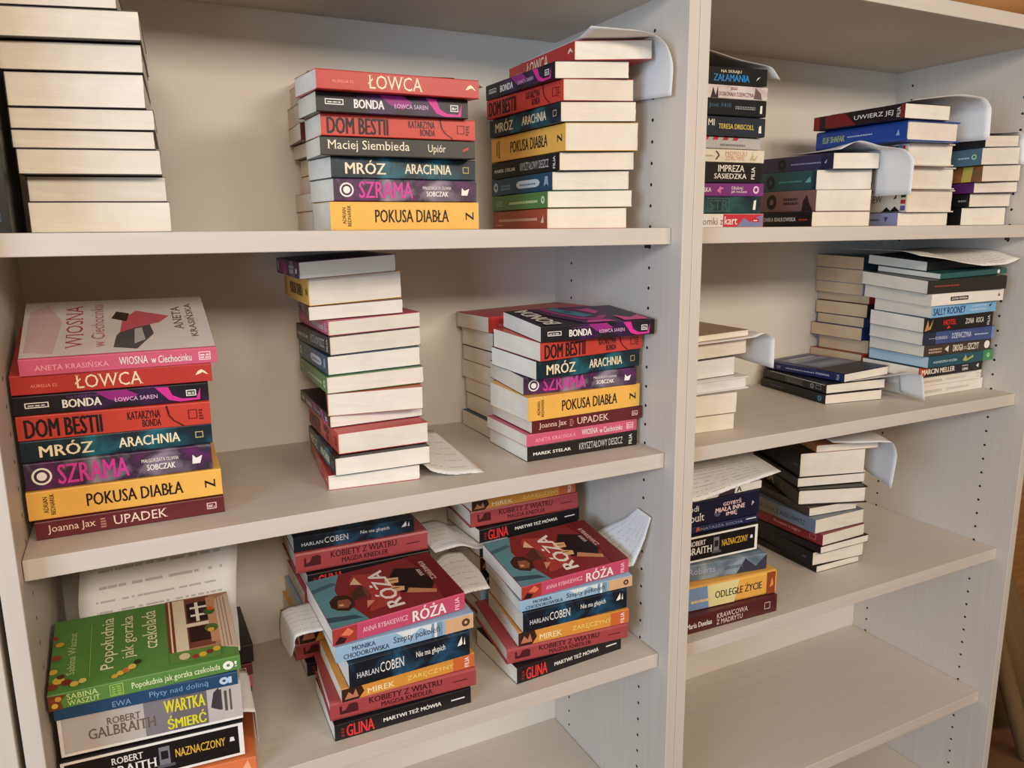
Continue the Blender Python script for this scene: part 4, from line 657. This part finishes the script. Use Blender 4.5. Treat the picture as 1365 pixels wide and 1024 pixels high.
PAPERS = [('white list sheet curling down right side of right stack, top-left shelf',
  [[[-0.17, 0.02, 1.668], [-0.1, 0.02, 1.67], [-0.068, 0.02, 1.668], [-0.042, 0.02, 1.655], [-0.03, 0.02, 1.626], [-0.032, 0.02, 1.588]],
   [[-0.165, 0.07, 1.6614], [-0.1, 0.07, 1.6682], [-0.036, 0.07, 1.6765], [-0.0265, 0.07, 1.664], [-0.0235, 0.07, 1.63], [-0.0245, 0.07, 1.592]],
   [[-0.165, 0.16, 1.6612], [-0.1, 0.16, 1.6681], [-0.036, 0.16, 1.677], [-0.0265, 0.16, 1.664], [-0.0235, 0.16, 1.632], [-0.0245, 0.16, 1.598]],
   [[-0.165, 0.24, 1.6611], [-0.1, 0.24, 1.668], [-0.036, 0.24, 1.677], [-0.0265, 0.24, 1.666], [-0.0235, 0.24, 1.634], [-0.0245, 0.24, 1.602]]],
  0),
 ('white sheet lying on red book, tip showing between stacks, top-left shelf',
  [[[-0.5, 0.07, 1.5941], [-0.4, 0.07, 1.5946], [-0.325, 0.07, 1.5949], [-0.308, 0.07, 1.588]], [[-0.5, 0.12, 1.5983], [-0.4, 0.12, 1.5987], [-0.324, 0.12, 1.5991], [-0.303, 0.12, 1.593]],
   [[-0.5, 0.175, 1.6029], [-0.4, 0.175, 1.6033], [-0.325, 0.175, 1.6036], [-0.31, 0.175, 1.601]]],
  0),
 ('white sheet draped over black book on first stack, top-right shelf',
  [[[0.03, 0.095, 1.685], [0.1, 0.095, 1.677], [0.17, 0.095, 1.667], [0.232, 0.095, 1.662], [0.255, 0.095, 1.643]], [[0.03, 0.17, 1.69], [0.1, 0.17, 1.683], [0.17, 0.17, 1.675], [0.22, 0.17, 1.668], [0.26, 0.17, 1.655]],
   [[0.03, 0.25, 1.668], [0.1, 0.25, 1.668], [0.17, 0.25, 1.668], [0.22, 0.25, 1.666], [0.26, 0.25, 1.662]]],
  0),
 ('white sheet arching over dark red book and hanging right, top-right shelf',
  [[[0.52, 0.03, 1.6195], [0.58, 0.03, 1.628], [0.65, 0.03, 1.636], [0.705, 0.03, 1.634], [0.731, 0.03, 1.615], [0.734, 0.03, 1.56]],
   [[0.52, 0.1, 1.6176], [0.58, 0.1, 1.622], [0.64, 0.1, 1.626], [0.705, 0.1, 1.63], [0.731, 0.1, 1.613], [0.734, 0.1, 1.562]],
   [[0.52, 0.22, 1.6181], [0.58, 0.22, 1.621], [0.64, 0.22, 1.623], [0.7, 0.22, 1.625], [0.728, 0.22, 1.61], [0.732, 0.22, 1.585]]],
  0),
 ('white sheet arching over indigo book and hanging right, top-right shelf',
  [[[0.44, 0.12, 1.5405], [0.48, 0.112, 1.556], [0.515, 0.1, 1.548], [0.535, 0.06, 1.538], [0.545, 0.045, 1.515], [0.543, 0.045, 1.457]],
   [[0.45, 0.2, 1.541], [0.49, 0.2, 1.548], [0.525, 0.16, 1.546], [0.542, 0.11, 1.541], [0.548, 0.09, 1.515], [0.547, 0.09, 1.457]],
   [[0.46, 0.28, 1.543], [0.5, 0.28, 1.546], [0.538, 0.22, 1.546], [0.553, 0.16, 1.5425], [0.556, 0.135, 1.515], [0.5555, 0.135, 1.457]]],
  0),
 ('white sheet on rightmost stack, hanging down beside side panel, top-right shelf',
  [[[0.78, 0.06, 1.5775], [0.84, 0.06, 1.5815], [0.88, 0.06, 1.585], [0.903, 0.06, 1.572], [0.9045, 0.06, 1.522]], [[0.78, 0.14, 1.578], [0.84, 0.14, 1.582], [0.88, 0.14, 1.585], [0.903, 0.14, 1.572], [0.9045, 0.14, 1.522]],
   [[0.78, 0.22, 1.578], [0.84, 0.22, 1.582], [0.88, 0.22, 1.585], [0.903, 0.22, 1.572], [0.9045, 0.22, 1.522]]],
  0),
 ('white sheet curling down from left stack, middle-right shelf',
  [[[0.06, 0.105, 1.2002], [0.11, 0.105, 1.202], [0.239, 0.105, 1.2064], [0.262, 0.105, 1.2117], [0.286, 0.105, 1.198], [0.287, 0.105, 1.145]],
   [[0.06, 0.17, 1.2007], [0.11, 0.17, 1.2024], [0.239, 0.17, 1.2068], [0.262, 0.17, 1.2121], [0.286, 0.17, 1.198], [0.284, 0.17, 1.15]],
   [[0.06, 0.23, 1.2011], [0.11, 0.23, 1.2028], [0.239, 0.23, 1.2072], [0.262, 0.23, 1.2125], [0.286, 0.23, 1.198], [0.282, 0.23, 1.155]]],
  0),
 ('white sheet under navy book, drooping beside low stack, middle-right shelf',
  [[[0.53, 0.154, 1.087], [0.57, 0.148, 1.0879], [0.6, 0.115, 1.097], [0.63, 0.075, 1.109], [0.647, 0.06, 1.105], [0.662, 0.06, 1.052]],
   [[0.55, 0.18, 1.0874], [0.612, 0.149, 1.0888], [0.632, 0.132, 1.094], [0.647, 0.1, 1.107], [0.657, 0.095, 1.102], [0.668, 0.095, 1.054]],
   [[0.56, 0.2, 1.0876], [0.63, 0.165, 1.0891], [0.655, 0.1465, 1.0906], [0.662, 0.138, 1.0945], [0.667, 0.13, 1.098], [0.6725, 0.125, 1.058]]],
  0),
 ('wide white list sheet sagging on top of right front stack, middle-right shelf',
  [[[0.6, 0.055, 1.344], [0.66, 0.05, 1.337], [0.73, 0.045, 1.326], [0.79, 0.043, 1.32], [0.85, 0.043, 1.321], [0.905, 0.045, 1.332]],
   [[0.62, 0.12, 1.352], [0.68, 0.12, 1.35], [0.74, 0.12, 1.342], [0.8, 0.12, 1.342], [0.86, 0.12, 1.344], [0.908, 0.12, 1.35]],
   [[0.62, 0.24, 1.354], [0.68, 0.24, 1.352], [0.74, 0.24, 1.349], [0.8, 0.24, 1.3495], [0.86, 0.24, 1.351], [0.908, 0.24, 1.353]]],
  1),
 ('white list sheet with corner tipping forward over left stack, lower-right shelf',
  [[[0.03, 0.07, 0.948], [0.09, 0.07, 0.932], [0.18, 0.07, 0.944], [0.285, 0.07, 0.957]], [[0.03, 0.15, 0.964], [0.12, 0.15, 0.96], [0.2, 0.15, 0.958], [0.31, 0.15, 0.958]],
   [[0.03, 0.24, 0.975], [0.12, 0.24, 0.972], [0.2, 0.24, 0.968], [0.33, 0.24, 0.965]]],
  1),
 ('white sheet curling down over right stack, lower-right shelf',
  [[[0.5, 0.14, 0.966], [0.54, 0.12, 0.965], [0.58, 0.1, 0.966], [0.615, 0.09, 0.963], [0.634, 0.09, 0.93], [0.625, 0.09, 0.862]],
   [[0.53, 0.22, 0.967], [0.57, 0.2, 0.968], [0.61, 0.17, 0.969], [0.64, 0.15, 0.966], [0.655, 0.15, 0.93], [0.648, 0.15, 0.868]],
   [[0.55, 0.3, 0.967], [0.59, 0.28, 0.969], [0.63, 0.24, 0.97], [0.662, 0.21, 0.966], [0.674, 0.21, 0.93], [0.668, 0.21, 0.875]]],
  0),
 ('white sheet sliding out from page stack onto board, middle-left shelf',
  [[[-0.53, 0.103, 1.0691], [-0.4085, 0.085, 1.0696], [-0.398, 0.08, 1.06], [-0.36, 0.072, 1.05], [-0.318, 0.07, 1.0477]], [[-0.52, 0.16, 1.0691], [-0.4015, 0.16, 1.0697], [-0.375, 0.16, 1.065], [-0.34, 0.16, 1.059], [-0.32, 0.16, 1.057]],
   [[-0.51, 0.26, 1.0692], [-0.391, 0.26, 1.0697], [-0.37, 0.26, 1.0698], [-0.345, 0.26, 1.07], [-0.325, 0.26, 1.07]]],
  2),
 ('large white list sheet rising behind green book, lower-left shelf',
  [[[-0.86, 0.08, 0.854], [-0.76, 0.08, 0.8527], [-0.675, 0.08, 0.8515]], [[-0.862, 0.15, 0.865], [-0.76, 0.15, 0.8637], [-0.668, 0.15, 0.8625]], [[-0.862, 0.19, 0.8713], [-0.76, 0.19, 0.87], [-0.665, 0.19, 0.8687]],
   [[-0.865, 0.213, 0.897], [-0.76, 0.213, 0.897], [-0.66, 0.213, 0.897]], [[-0.86, 0.25, 0.94], [-0.76, 0.25, 0.943], [-0.65, 0.25, 0.943]], [[-0.85, 0.29, 0.975], [-0.76, 0.29, 0.98], [-0.645, 0.29, 0.98]],
   [[-0.835, 0.315, 1.005], [-0.76, 0.315, 1.01], [-0.64, 0.315, 1.01]]],
  1),
 ('folded white sheet sticking out left under middle front stack top book, lower-left shelf',
  [[[-0.5, 0.105, 0.8395], [-0.555, 0.105, 0.8382], [-0.585, 0.105, 0.839], [-0.597, 0.105, 0.837], [-0.6, 0.105, 0.83], [-0.6, 0.105, 0.825]],
   [[-0.5, 0.15, 0.8422], [-0.555, 0.15, 0.8408], [-0.588, 0.15, 0.8415], [-0.601, 0.15, 0.837], [-0.603, 0.15, 0.81], [-0.601, 0.15, 0.785]],
   [[-0.5, 0.192, 0.8446], [-0.558, 0.192, 0.8432], [-0.59, 0.192, 0.843], [-0.603, 0.192, 0.839], [-0.607, 0.192, 0.81], [-0.605, 0.192, 0.785]]],
  2),
 ('white sheet lying flat between middle and right front stacks, lower-left shelf',
  [[[-0.45, 0.1, 0.8405], [-0.36, 0.1, 0.8427], [-0.33, 0.1, 0.846], [-0.297, 0.1, 0.845]], [[-0.45, 0.17, 0.8446], [-0.355, 0.17, 0.8469], [-0.32, 0.17, 0.851], [-0.288, 0.17, 0.849]],
   [[-0.41, 0.19, 0.8467], [-0.345, 0.22, 0.851], [-0.315, 0.245, 0.854], [-0.288, 0.245, 0.851]]],
  2),
 ('white sheet poking left from right back stack, lower-left shelf',
  [[[-0.2, 0.213, 0.8621], [-0.262, 0.213, 0.8611], [-0.3, 0.213, 0.874], [-0.345, 0.213, 0.871]], [[-0.2, 0.28, 0.8621], [-0.262, 0.28, 0.8611], [-0.3, 0.28, 0.876], [-0.345, 0.28, 0.873]],
   [[-0.2, 0.34, 0.8621], [-0.262, 0.34, 0.8611], [-0.3, 0.34, 0.877], [-0.34, 0.34, 0.875]]],
  2),
 ('white list sheet bending up against side panel beside right stack, lower-left shelf',
  [[[-0.1, 0.085, 0.8356], [-0.056, 0.08, 0.8355], [-0.045, 0.07, 0.8409], [-0.038, 0.063, 0.865], [-0.03, 0.055, 0.9], [-0.025, 0.05, 0.93]],
   [[-0.1, 0.14, 0.8425], [-0.056, 0.14, 0.8431], [-0.043, 0.135, 0.8491], [-0.036, 0.11, 0.872], [-0.0295, 0.085, 0.905], [-0.0245, 0.07, 0.932]],
   [[-0.1, 0.198, 0.8499], [-0.056, 0.198, 0.8505], [-0.042, 0.192, 0.8564], [-0.034, 0.16, 0.88], [-0.0285, 0.115, 0.91], [-0.024, 0.09, 0.934]]],
  2),
 ('narrow cream sheet hanging at right end of left front stack, lower-left shelf',
  [[[-0.75, 0.065, 0.7708], [-0.682, 0.065, 0.7704], [-0.669, 0.065, 0.7668], [-0.664, 0.065, 0.765], [-0.663, 0.065, 0.712]],
   [[-0.75, 0.11, 0.7743], [-0.679, 0.11, 0.7738], [-0.666, 0.11, 0.7703], [-0.662, 0.11, 0.765], [-0.661, 0.11, 0.712]],
   [[-0.74, 0.16, 0.7781], [-0.675, 0.16, 0.7777], [-0.663, 0.16, 0.7741], [-0.659, 0.16, 0.765], [-0.658, 0.16, 0.712]]],
  0)]
SERIF = {'ŁOWCA', 'Maciej Siembieda', 'Upiór', 'UPADEK', 'Joanna Jax', 'HARLAN', 'COBEN', 'KRAWCOWA', 'Z MADRYTU', 'ROBERT', 'GALBRAITH', 'MIREK', 'ZARĘCZYNY', 'SABINA', 'WASZUT',
         'MONIKA', 'CHODOROWSKA', 'Popołudnia jak gorzka czekolada', 'Popołudnia', 'jak gorzka', 'czekolada', 'Sabina Waszut', 'ANETA KRASIŃSKA', 'WIOSNA', 'KOBIETY Z WIATRU', 'MAGDA KNEDLER', 'kart', 'EW', 'ANETA', 'KRASIŃSKA', 'Jodi', 'Picoult'}
def glyphs():
    need = {}
    for t in TITLES.values():
        for e in t['el']:
            if e[0] in 'tT': need[(e[1], e[7])] = None
    tmp = []; dots = {}
    for (s, b) in list(need):
        for i, ch in enumerate(s):
            if ch == 'Ż': dots.setdefault(s, []).append(s[:i].replace('Ż', 'Z')+'Z'); need[(dots[s][-1], 0)] = None
    if dots: need[('Z', 0)] = None
    ext = {}
    for (s, b) in need:
        c = bpy.data.curves.new('lettering', 'FONT'); c.body = s.replace('Ż', 'Z'); c.resolution_u = 2; c.fill_mode = 'FRONT'
        o = bpy.data.objects.new('lettering', c); COL.objects.link(o); tmp.append(((s, b), o))
    bpy.context.view_layer.update(); dg = bpy.context.evaluated_depsgraph_get()
    raw = {}
    for k, o in tmp:
        me = bpy.data.meshes.new_from_object(o.evaluated_get(dg))
        vs = [(v.co.x, v.co.y) for v in me.vertices]; fs = [list(p.vertices) for p in me.polygons]
        if k[1] == 0: ext[k[0]] = (min(v[0] for v in vs), max(v[0] for v in vs))
        raw[k] = (vs, fs); bpy.data.meshes.remove(me)
    for k, (vs, fs) in raw.items():
        for p in dots.get(k[0], []):   # the dot above each capital Z
            xm = ext[p][1]-(ext['Z'][1]-ext['Z'][0])/2; m = len(vs)
            vs = vs+[(xm+a, .80+b) for a, b in ((-.055, -.05), (.055, -.05), (.055, .06), (-.055, .06))]; fs = fs+[[m, m+1, m+2, m+3]]
        if k[0] in SERIF:   # bracketless serifs on the stem ends of the book-face titles
            cnt = {}
            for f in fs:
                for a, b in zip(f, f[1:]+f[:1]): cnt[(min(a, b), max(a, b))] = cnt.get((min(a, b), max(a, b)), 0)+1
            for (a, b), c in cnt.items():
                p, q = vs[a], vs[b]; w = abs(p[0]-q[0])
                if c == 1 and abs(p[1]-q[1]) < .004 and .03 < w < .17 and (abs(p[1]) < .02 or .4 < p[1] < .76):
                    d = .034 if p[1] < .02 else -.034; xa = min(p[0], q[0])-.05; xb = max(p[0], q[0])+.05; m = len(vs)
                    vs = vs+[(xa, p[1]), (xb, p[1]), (xb, p[1]+d), (xa, p[1]+d)]; fs = fs+[[m, m+1, m+2, m+3] if d > 0 else [m+3, m+2, m+1, m]]
        if k[1]:   # heavier letters: the outline repeated with a small shift
            q = k[1]*.75; m = len(vs); fs = fs+[[m+i for i in f] for f in fs]+[[2*m+i for i in f] for f in fs]; vs = [(x, y) for x, y in vs]+[(x+q, y) for x, y in vs]+[(x-q, y) for x, y in vs]
        x0 = min(v[0] for v in vs); x1 = max(v[0] for v in vs); y0 = min(v[1] for v in vs); y1 = max(v[1] for v in vs)
        need[k] = ([((x-x0)/(x1-x0), (y-y0)/(y1-y0)) for x, y in vs], fs)
    for k, o in tmp:
        c = o.data; bpy.data.objects.remove(o); bpy.data.curves.remove(c)
    return need
GLY = glyphs()
def shapes(e, aspect, rng):
    """2D verts/faces of one printed element in unit coordinates of its face"""
    k = e[0].lower()
    if k == 't':
        vs, fs = GLY[(e[1], e[7])]; x0, x1, z0, z1 = e[2:6]; r = e[8]
        if r == 90: vs = [(1-v, u) for u, v in vs]
        elif r == -90: vs = [(v, 1-u) for u, v in vs]
        return [(x0+u*(x1-x0), z0+v*(z1-z0)) for u, v in vs], [list(f) for f in fs], e[6]
    def rect(x0, x1, z0, z1, n=6):
        v = []; f = []
        for i in range(n+1): v += [(x0+(x1-x0)*i/n, z0), (x0+(x1-x0)*i/n, z1)]
        for i in range(n): f.append([2*i, 2*i+2, 2*i+3, 2*i+1])
        return v, f
    def join(parts):
        v = []; f = []
        for a, b in parts:
            o = len(v); v += a; f += [[o+i for i in q] for q in b]
        return v, f
    if k == 'r': v, f = rect(*e[1:5]); return v, f, e[5]
    if k == 'p':
        pts = list(e[1]); return pts, [list(range(len(pts)))], e[2]
    if k == 'f':
        x0, x1, z0, z1 = e[1:5]; w = .0011; wx = w/aspect[0]; wz = w/aspect[1]
        v, f = join([rect(x0, x1, z0, z0+wz), rect(x0, x1, z1-wz, z1), rect(x0, x0+wx, z0+wz, z1-wz, 1), rect(x1-wx, x1, z0+wz, z1-wz, 1)]); return v, f, e[5]
    if k == 'b':
        x0, x1, z0, z1 = e[1:5]; n = e[6]; pr = []
        for i in range(n):
            a = z0+(z1-z0)*i/n; b = a+(z1-z0)/n*.62; x = x0
            while x < x1-.006:
                w = rng.uniform(.012, .03); pr.append(rect(x, min(x+w, x1), a, b, 1)); x += w+.006
        if not pr: pr = [rect(x0, x1, z0, z1, 1)]
        v, f = join(pr); return v, f, e[5]
    if k == 'o':
        xc, zc, r = e[1:4]; inner = e[5] if len(e) > 5 else 0; n = 20
        ref = aspect[1] if e[0] == 'o' else aspect[0]
        rx = r*ref/aspect[0]; rz = r*ref/aspect[1]
        c = [(xc+rx*math.cos(2*math.pi*i/n), zc+rz*math.sin(2*math.pi*i/n)) for i in range(n)]
        if not inner: return c, [list(range(n))], e[4]
        q = inner/r; d = [(xc+(a-xc)*q, zc+(b-zc)*q) for a, b in c]
        return c+d, [[i, (i+1) % n, n+(i+1) % n, n+i] for i in range(n)], e[4]
# ---------------------------------------------------------------- books
def book(title, x, y, th, T, a, b, orient, zbot, ztop, label, group, rng, is_top, under_sheet):
    d = TITLES[title]; hc = d.get('hc')
    if orient == 'S': L, W, ox, oy, rz = a, b, x, y, th
    else: L, W, ox, oy, rz = b, a, x-b*math.sin(th), y+b*math.cos(th), th-math.pi/2
    c, s = math.cos(rz), math.sin(rz)
    oz = zbot(ox, oy)
    gap = rng.uniform(.0002, .0011) if not under_sheet else .0014
    def zm(p):
        X = ox+c*p[0]-s*p[1]; Y = oy+s*p[0]+c*p[1]
        zb = zbot(X, Y)+.0001; zt = ztop(X, Y)-gap; t = p[2]/T
        z = zb+(zt-zb)*min(t, 1.0)+max(p[2]-T, 0)
        return (p[0], p[1], z-oz)
    e = empty('hardback_book' if hc else 'paperback_book', (ox, oy, oz), label, 'book', group, rz)
    art = d.get('art'); mc = smoke(d['c'], art[1], art[2]) if art else flat(d['c'], .36, .4)
    # cover: one bent sheet of back board, spine and front board
    ct = .0024 if hc else .0006; r = min(.0045, T*.2) if hc else .0012; ny = 4
    O = [(W*(1-i/ny)+r*(i/ny), T) for i in range(ny+1)]+[(r*.3, T-r*.3), (0, T-r), (0, T/2), (0, r), (r*.3, r*.3)]+[(r+(W-r)*i/ny, 0) for i in range(ny+1)]
    I = [(max(p, r+ct*.2), T-ct) for p, _ in O[:ny+1]]+[(ct+r*.25, T-ct-r*.25), (ct, T-r-ct*.5), (ct, T/2), (ct, r+ct*.5), (ct+r*.25, ct+r*.25)]+[(max(p, r+ct*.2), ct) for p, _ in O[ny+6:]]
    n = len(O); nx = 6; v = []; f = []
    for i in range(nx+1):
        xx = L*i/nx; v += [zm((xx, p, q)) for p, q in O]+[zm((xx, p, q)) for p, q in I]
    for i in range(nx):
        A = i*2*n; B = A+2*n
        for j in range(n-1):
            f.append([A+j, A+j+1, B+j+1, B+j]); f.append([A+n+j+1, A+n+j, B+n+j, B+n+j+1])
        f.append([A, B, B+n, A+n]); f.append([B+n-1, A+n-1, A+2*n-1, B+2*n-1])
    for j in range(n-1):
        f.append([j+1, j, n+j, n+j+1]); A = nx*2*n; f.append([A+j, A+j+1, A+n+j+1, A+n+j])
    new_obj('cover', v, f, mc, e)
    # page block
    ins = .003 if hc else .0004; x0, x1, y0, y1, z0, z1 = ins, L-ins, ct+.0002, W-ins, ct+.0001, T-ct-.0001
    bm = bmesh.new(); bmesh.ops.create_cube(bm, size=1); bmesh.ops.subdivide_edges(bm, edges=bm.edges[:], cuts=3, use_grid_fill=True)
    wob = .0007
    for q in bm.verts:
        px, py, pz = q.co.x+.5, q.co.y+.5, q.co.z+.5
        q.co = Vector(zm((x0+(x1-x0)*px+(rng.uniform(-wob, 0) if px > .9 else 0), y0+(y1-y0)*py+(rng.uniform(-wob, 0) if py > .9 else 0), z0+(z1-z0)*pz)))
    m = MB(); m.add(bm); pc = d.get('pg') or rng.choice([(234, 224, 206), (230, 219, 200), (236, 228, 212)])
    if title[0] == 'o' and title[1:].isdigit(): pc = (214, 188, 150)
    m.build('page_block', pages(pc), e)
    # printing
    for i, el in enumerate(d['el']):
        top = el[0].isupper()
        if top and not is_top: continue
        nm = {'t': 'spine_lettering', 'T': 'cover_lettering', 'b': 'small_print', 'o': 'emblem', 'f': 'emblem', 'O': 'cover_flower'}.get(el[0], 'cover_picture' if top else 'spine_picture')
        vs, fs, col = shapes(el, (L, W if top else T), rng)
        h3 = len(vs)//3 if el[0] in 'tT' and el[7] else 0   # repeated outlines lie a hair deeper
        if top: v = [zm((min(max(u, .002), .998)*L, min(max(w, .004), .996)*W, T+.0004+.00005*i-(.000025*(2-q//h3) if h3 else 0))) for q, (u, w) in enumerate(vs)]
        else: v = [zm((min(max(u, .0015), .9985)*L, -.00025-.00005*i+(.00002*(2-q//h3) if h3 else 0), min(max(w, .03), .97)*T)) for q, (u, w) in enumerate(vs)]
        new_obj(nm, v, fs, flat(col, .4), e)
    return e
ORD = ['lowest', 'second up', 'third up', 'fourth up', 'fifth up', 'sixth up', 'seventh up', 'eighth up', 'ninth up', 'tenth up', 'eleventh up', 'twelfth up']
ORDT = ['topmost', 'second from top', 'third from top', 'fourth from top', 'fifth from top', 'sixth from top', 'seventh from top', 'eighth from top', 'ninth from top', 'tenth from top', 'eleventh from top']
NAMES = dict(S1='left stack, top-left shelf', S2='middle front stack, top-left shelf', S2b='middle back stack, top-left shelf', S3='right stack, top-left shelf',
    S4='left stack, middle-left shelf', S5='middle stack, middle-left shelf', S6='right front stack, middle-left shelf', S6b='right back stack, middle-left shelf',
    S7='left front stack, lower-left shelf', S7b='left back stack, lower-left shelf', S8='middle front stack, lower-left shelf', S8b='middle back stack, lower-left shelf',
    S9='right front stack, lower-left shelf', S9b='right back stack, lower-left shelf',
    T1='first stack, top-right shelf', T2='second stack, top-right shelf', T3='third stack, top-right shelf', T4='fourth stack, top-right shelf',
    U1='left stack, middle-right shelf', U2='low stack, middle-right shelf', U3='back stack, middle-right shelf', U4='right front stack, middle-right shelf',
    V1='left stack, lower-right shelf', V2='right stack, lower-right shelf')
UNDER = {('U1', 4), ('S5', 0), ('S7', 3), ('S7', 1), ('S8', 4), ('S9', 4), ('S9b', 5), ('U2', 1)}   # a sheet lies on these books
for sn, st in STACKS.items():
    Ts = [bk[4] for bk in st['books']]; H = max(sum(Ts), .05); z0 = ZS[st['z']]+.0002; h = 0.0; n = len(Ts)
    G = st['G']; ref = st['ref']
    def plane(hh):
        return lambda X, Y: z0+hh+(G[0]*(X-ref[0])+G[1]*(Y-ref[1]))*hh/H
    for k, bk in enumerate(st['books']):
        rng = random.Random(sn+str(k))
        ordn = (ORD[k] if k < n-1 else 'topmost') if not sn.endswith('b') and sn != 'U3' else ORDT[n-1-k]
        book(bk[0], bk[1], bk[2], bk[3], bk[4], bk[5], bk[6], st['o'], plane(h), plane(h+bk[4]),
             '%s, %s in %s' % (TITLES[bk[0]]['d'], ordn, NAMES[sn]), 'books of the '+NAMES[sn].replace(',', ''), rng, k == n-1, (sn, k) in UNDER)
        h += bk[4]
e = book('upright', 0, 0, 0, .027, .226, .15, 'S', lambda X, Y: 0.0, lambda X, Y: .027, 'tall black book standing upright between left stack and side panel, top-left shelf', None, random.Random(5), False, False)
e.location = (-.8665, .05, ZS['A']+.0002); e.rotation_euler = (0, -math.pi/2, 0)
# ---------------------------------------------------------------- loose sheets
def mm(a, b): return 0.0 if a*b <= 0 else (a if abs(a) < abs(b) else b)
def refine(pts, n):
    """smooth curve through the points that stays straight where the sheet is held flat"""
    d = [tuple(b-a for a, b in zip(p, q)) for p, q in zip(pts, pts[1:])]
    tg = [d[0]]+[tuple(mm(a, b) for a, b in zip(u, w)) for u, w in zip(d, d[1:])]+[d[-1]]
    out = []
    for i in range(len(pts)-1):
        for j in range(n):
            t = j/n; h0 = 2*t**3-3*t*t+1; h1 = t**3-2*t*t+t; h2 = -2*t**3+3*t*t; h3 = t**3-t*t
            out.append(tuple(h0*a+h1*ta+h2*b+h3*tb for a, ta, b, tb in zip(pts[i], tg[i], pts[i+1], tg[i+1])))
    return out+[tuple(pts[-1])]
for label, rows, mode in PAPERS:
    R1 = [refine(r, 5) for r in rows]; cols = [refine(list(c), 5) for c in zip(*R1)]
    grid = list(zip(*cols)); nr, nc = len(grid), len(grid[0])
    ox, oy, oz = grid[0][0]
    v = [(p[0]-ox, p[1]-oy, p[2]-oz) for r in grid for p in r]
    f = [[i*nc+j, i*nc+j+1, (i+1)*nc+j+1, (i+1)*nc+j] for i in range(nr-1) for j in range(nc-1)]
    o = new_obj('paper_sheet', v, f, paper_mat(mode), None, None, True); o.location = (ox, oy, oz)
    uvl = o.data.uv_layers.new(name='sheet')
    for lp in o.data.loops:
        i, j = divmod(lp.vertex_index, nc); uvl.data[lp.index].uv = (j/(nc-1), i/(nr-1))
    sm = o.modifiers.new('thickness', 'SOLIDIFY'); sm.thickness = .0003; sm.offset = 0
    o['label'] = label; o['category'] = 'paper'; o['group'] = 'loose list sheets among the book stacks'
# ---------------------------------------------------------------- things beyond the bookcases
def lathe(prof, n=32):
    v = []; f = []
    for r, z in prof: v += [(r*math.cos(2*math.pi*i/n), r*math.sin(2*math.pi*i/n), z) for i in range(n)]
    for k in range(len(prof)-1):
        for i in range(n): f.append([k*n+i, k*n+(i+1) % n, (k+1)*n+(i+1) % n, (k+1)*n+i])
    f.append(list(range(n))[::-1]); f.append([(len(prof)-1)*n+i for i in range(n)])
    return v, f
M_WOOD = laminate('warm_brown_wood', (176, 124, 74), (4, 4, 60), .75, 1.1, .4)
M_ROLL = laminate('olive_brown_cloth', (120, 96, 58), (60, 60, 3), .85, 1.08, .75)
def tilt_cyl(name, label, cat, base, top, r, mat):
    base = Vector(base); top = Vector(top); d = top-base; L = d.length
    v, f = lathe([(r*.96, 0), (r, .006), (r, L-.006), (r*.96, L)])
    o = new_obj(name, v, f, mat, None, None, True); o.location = base; o.rotation_mode = 'QUATERNION'; o.rotation_quaternion = d.to_track_quat('Z', 'Y')
    o['label'] = label; o['category'] = cat
    return o
tilt_cyl('fabric_roll', 'thick olive-brown fabric roll leaning on the right bookcase side', 'roll', (1.385, .21, .075), (1.05, .21, .625), .10, M_ROLL)
tilt_cyl('cardboard_tube', 'thin brown tube leaning under the thick roll beside right bookcase', 'tube', (1.262, .085, .0125), (.962, .085, .585), .021, M_ROLL)
b = MB(); b.box(-.45, .45, -.02, .02, 0, 1.25, 0, .003); o = b.build('wooden_board', M_WOOD); o.location = (1.52, .50, 0); o['label'] = 'warm brown wooden board standing behind the rolls at far right'; o['category'] = 'board'
v, f = lathe([(.10, 0), (.135, .01), (.17, .04), (.185, .075), (.178, .078), (.163, .05), (.13, .022), (.02, .014)])
o = new_obj('wooden_bowl', v, f, M_WOOD, None, None, True); o.location = (.86, .20, 1.7776); o['label'] = 'brown wooden bowl on top of the right bookcase'; o['category'] = 'bowl'
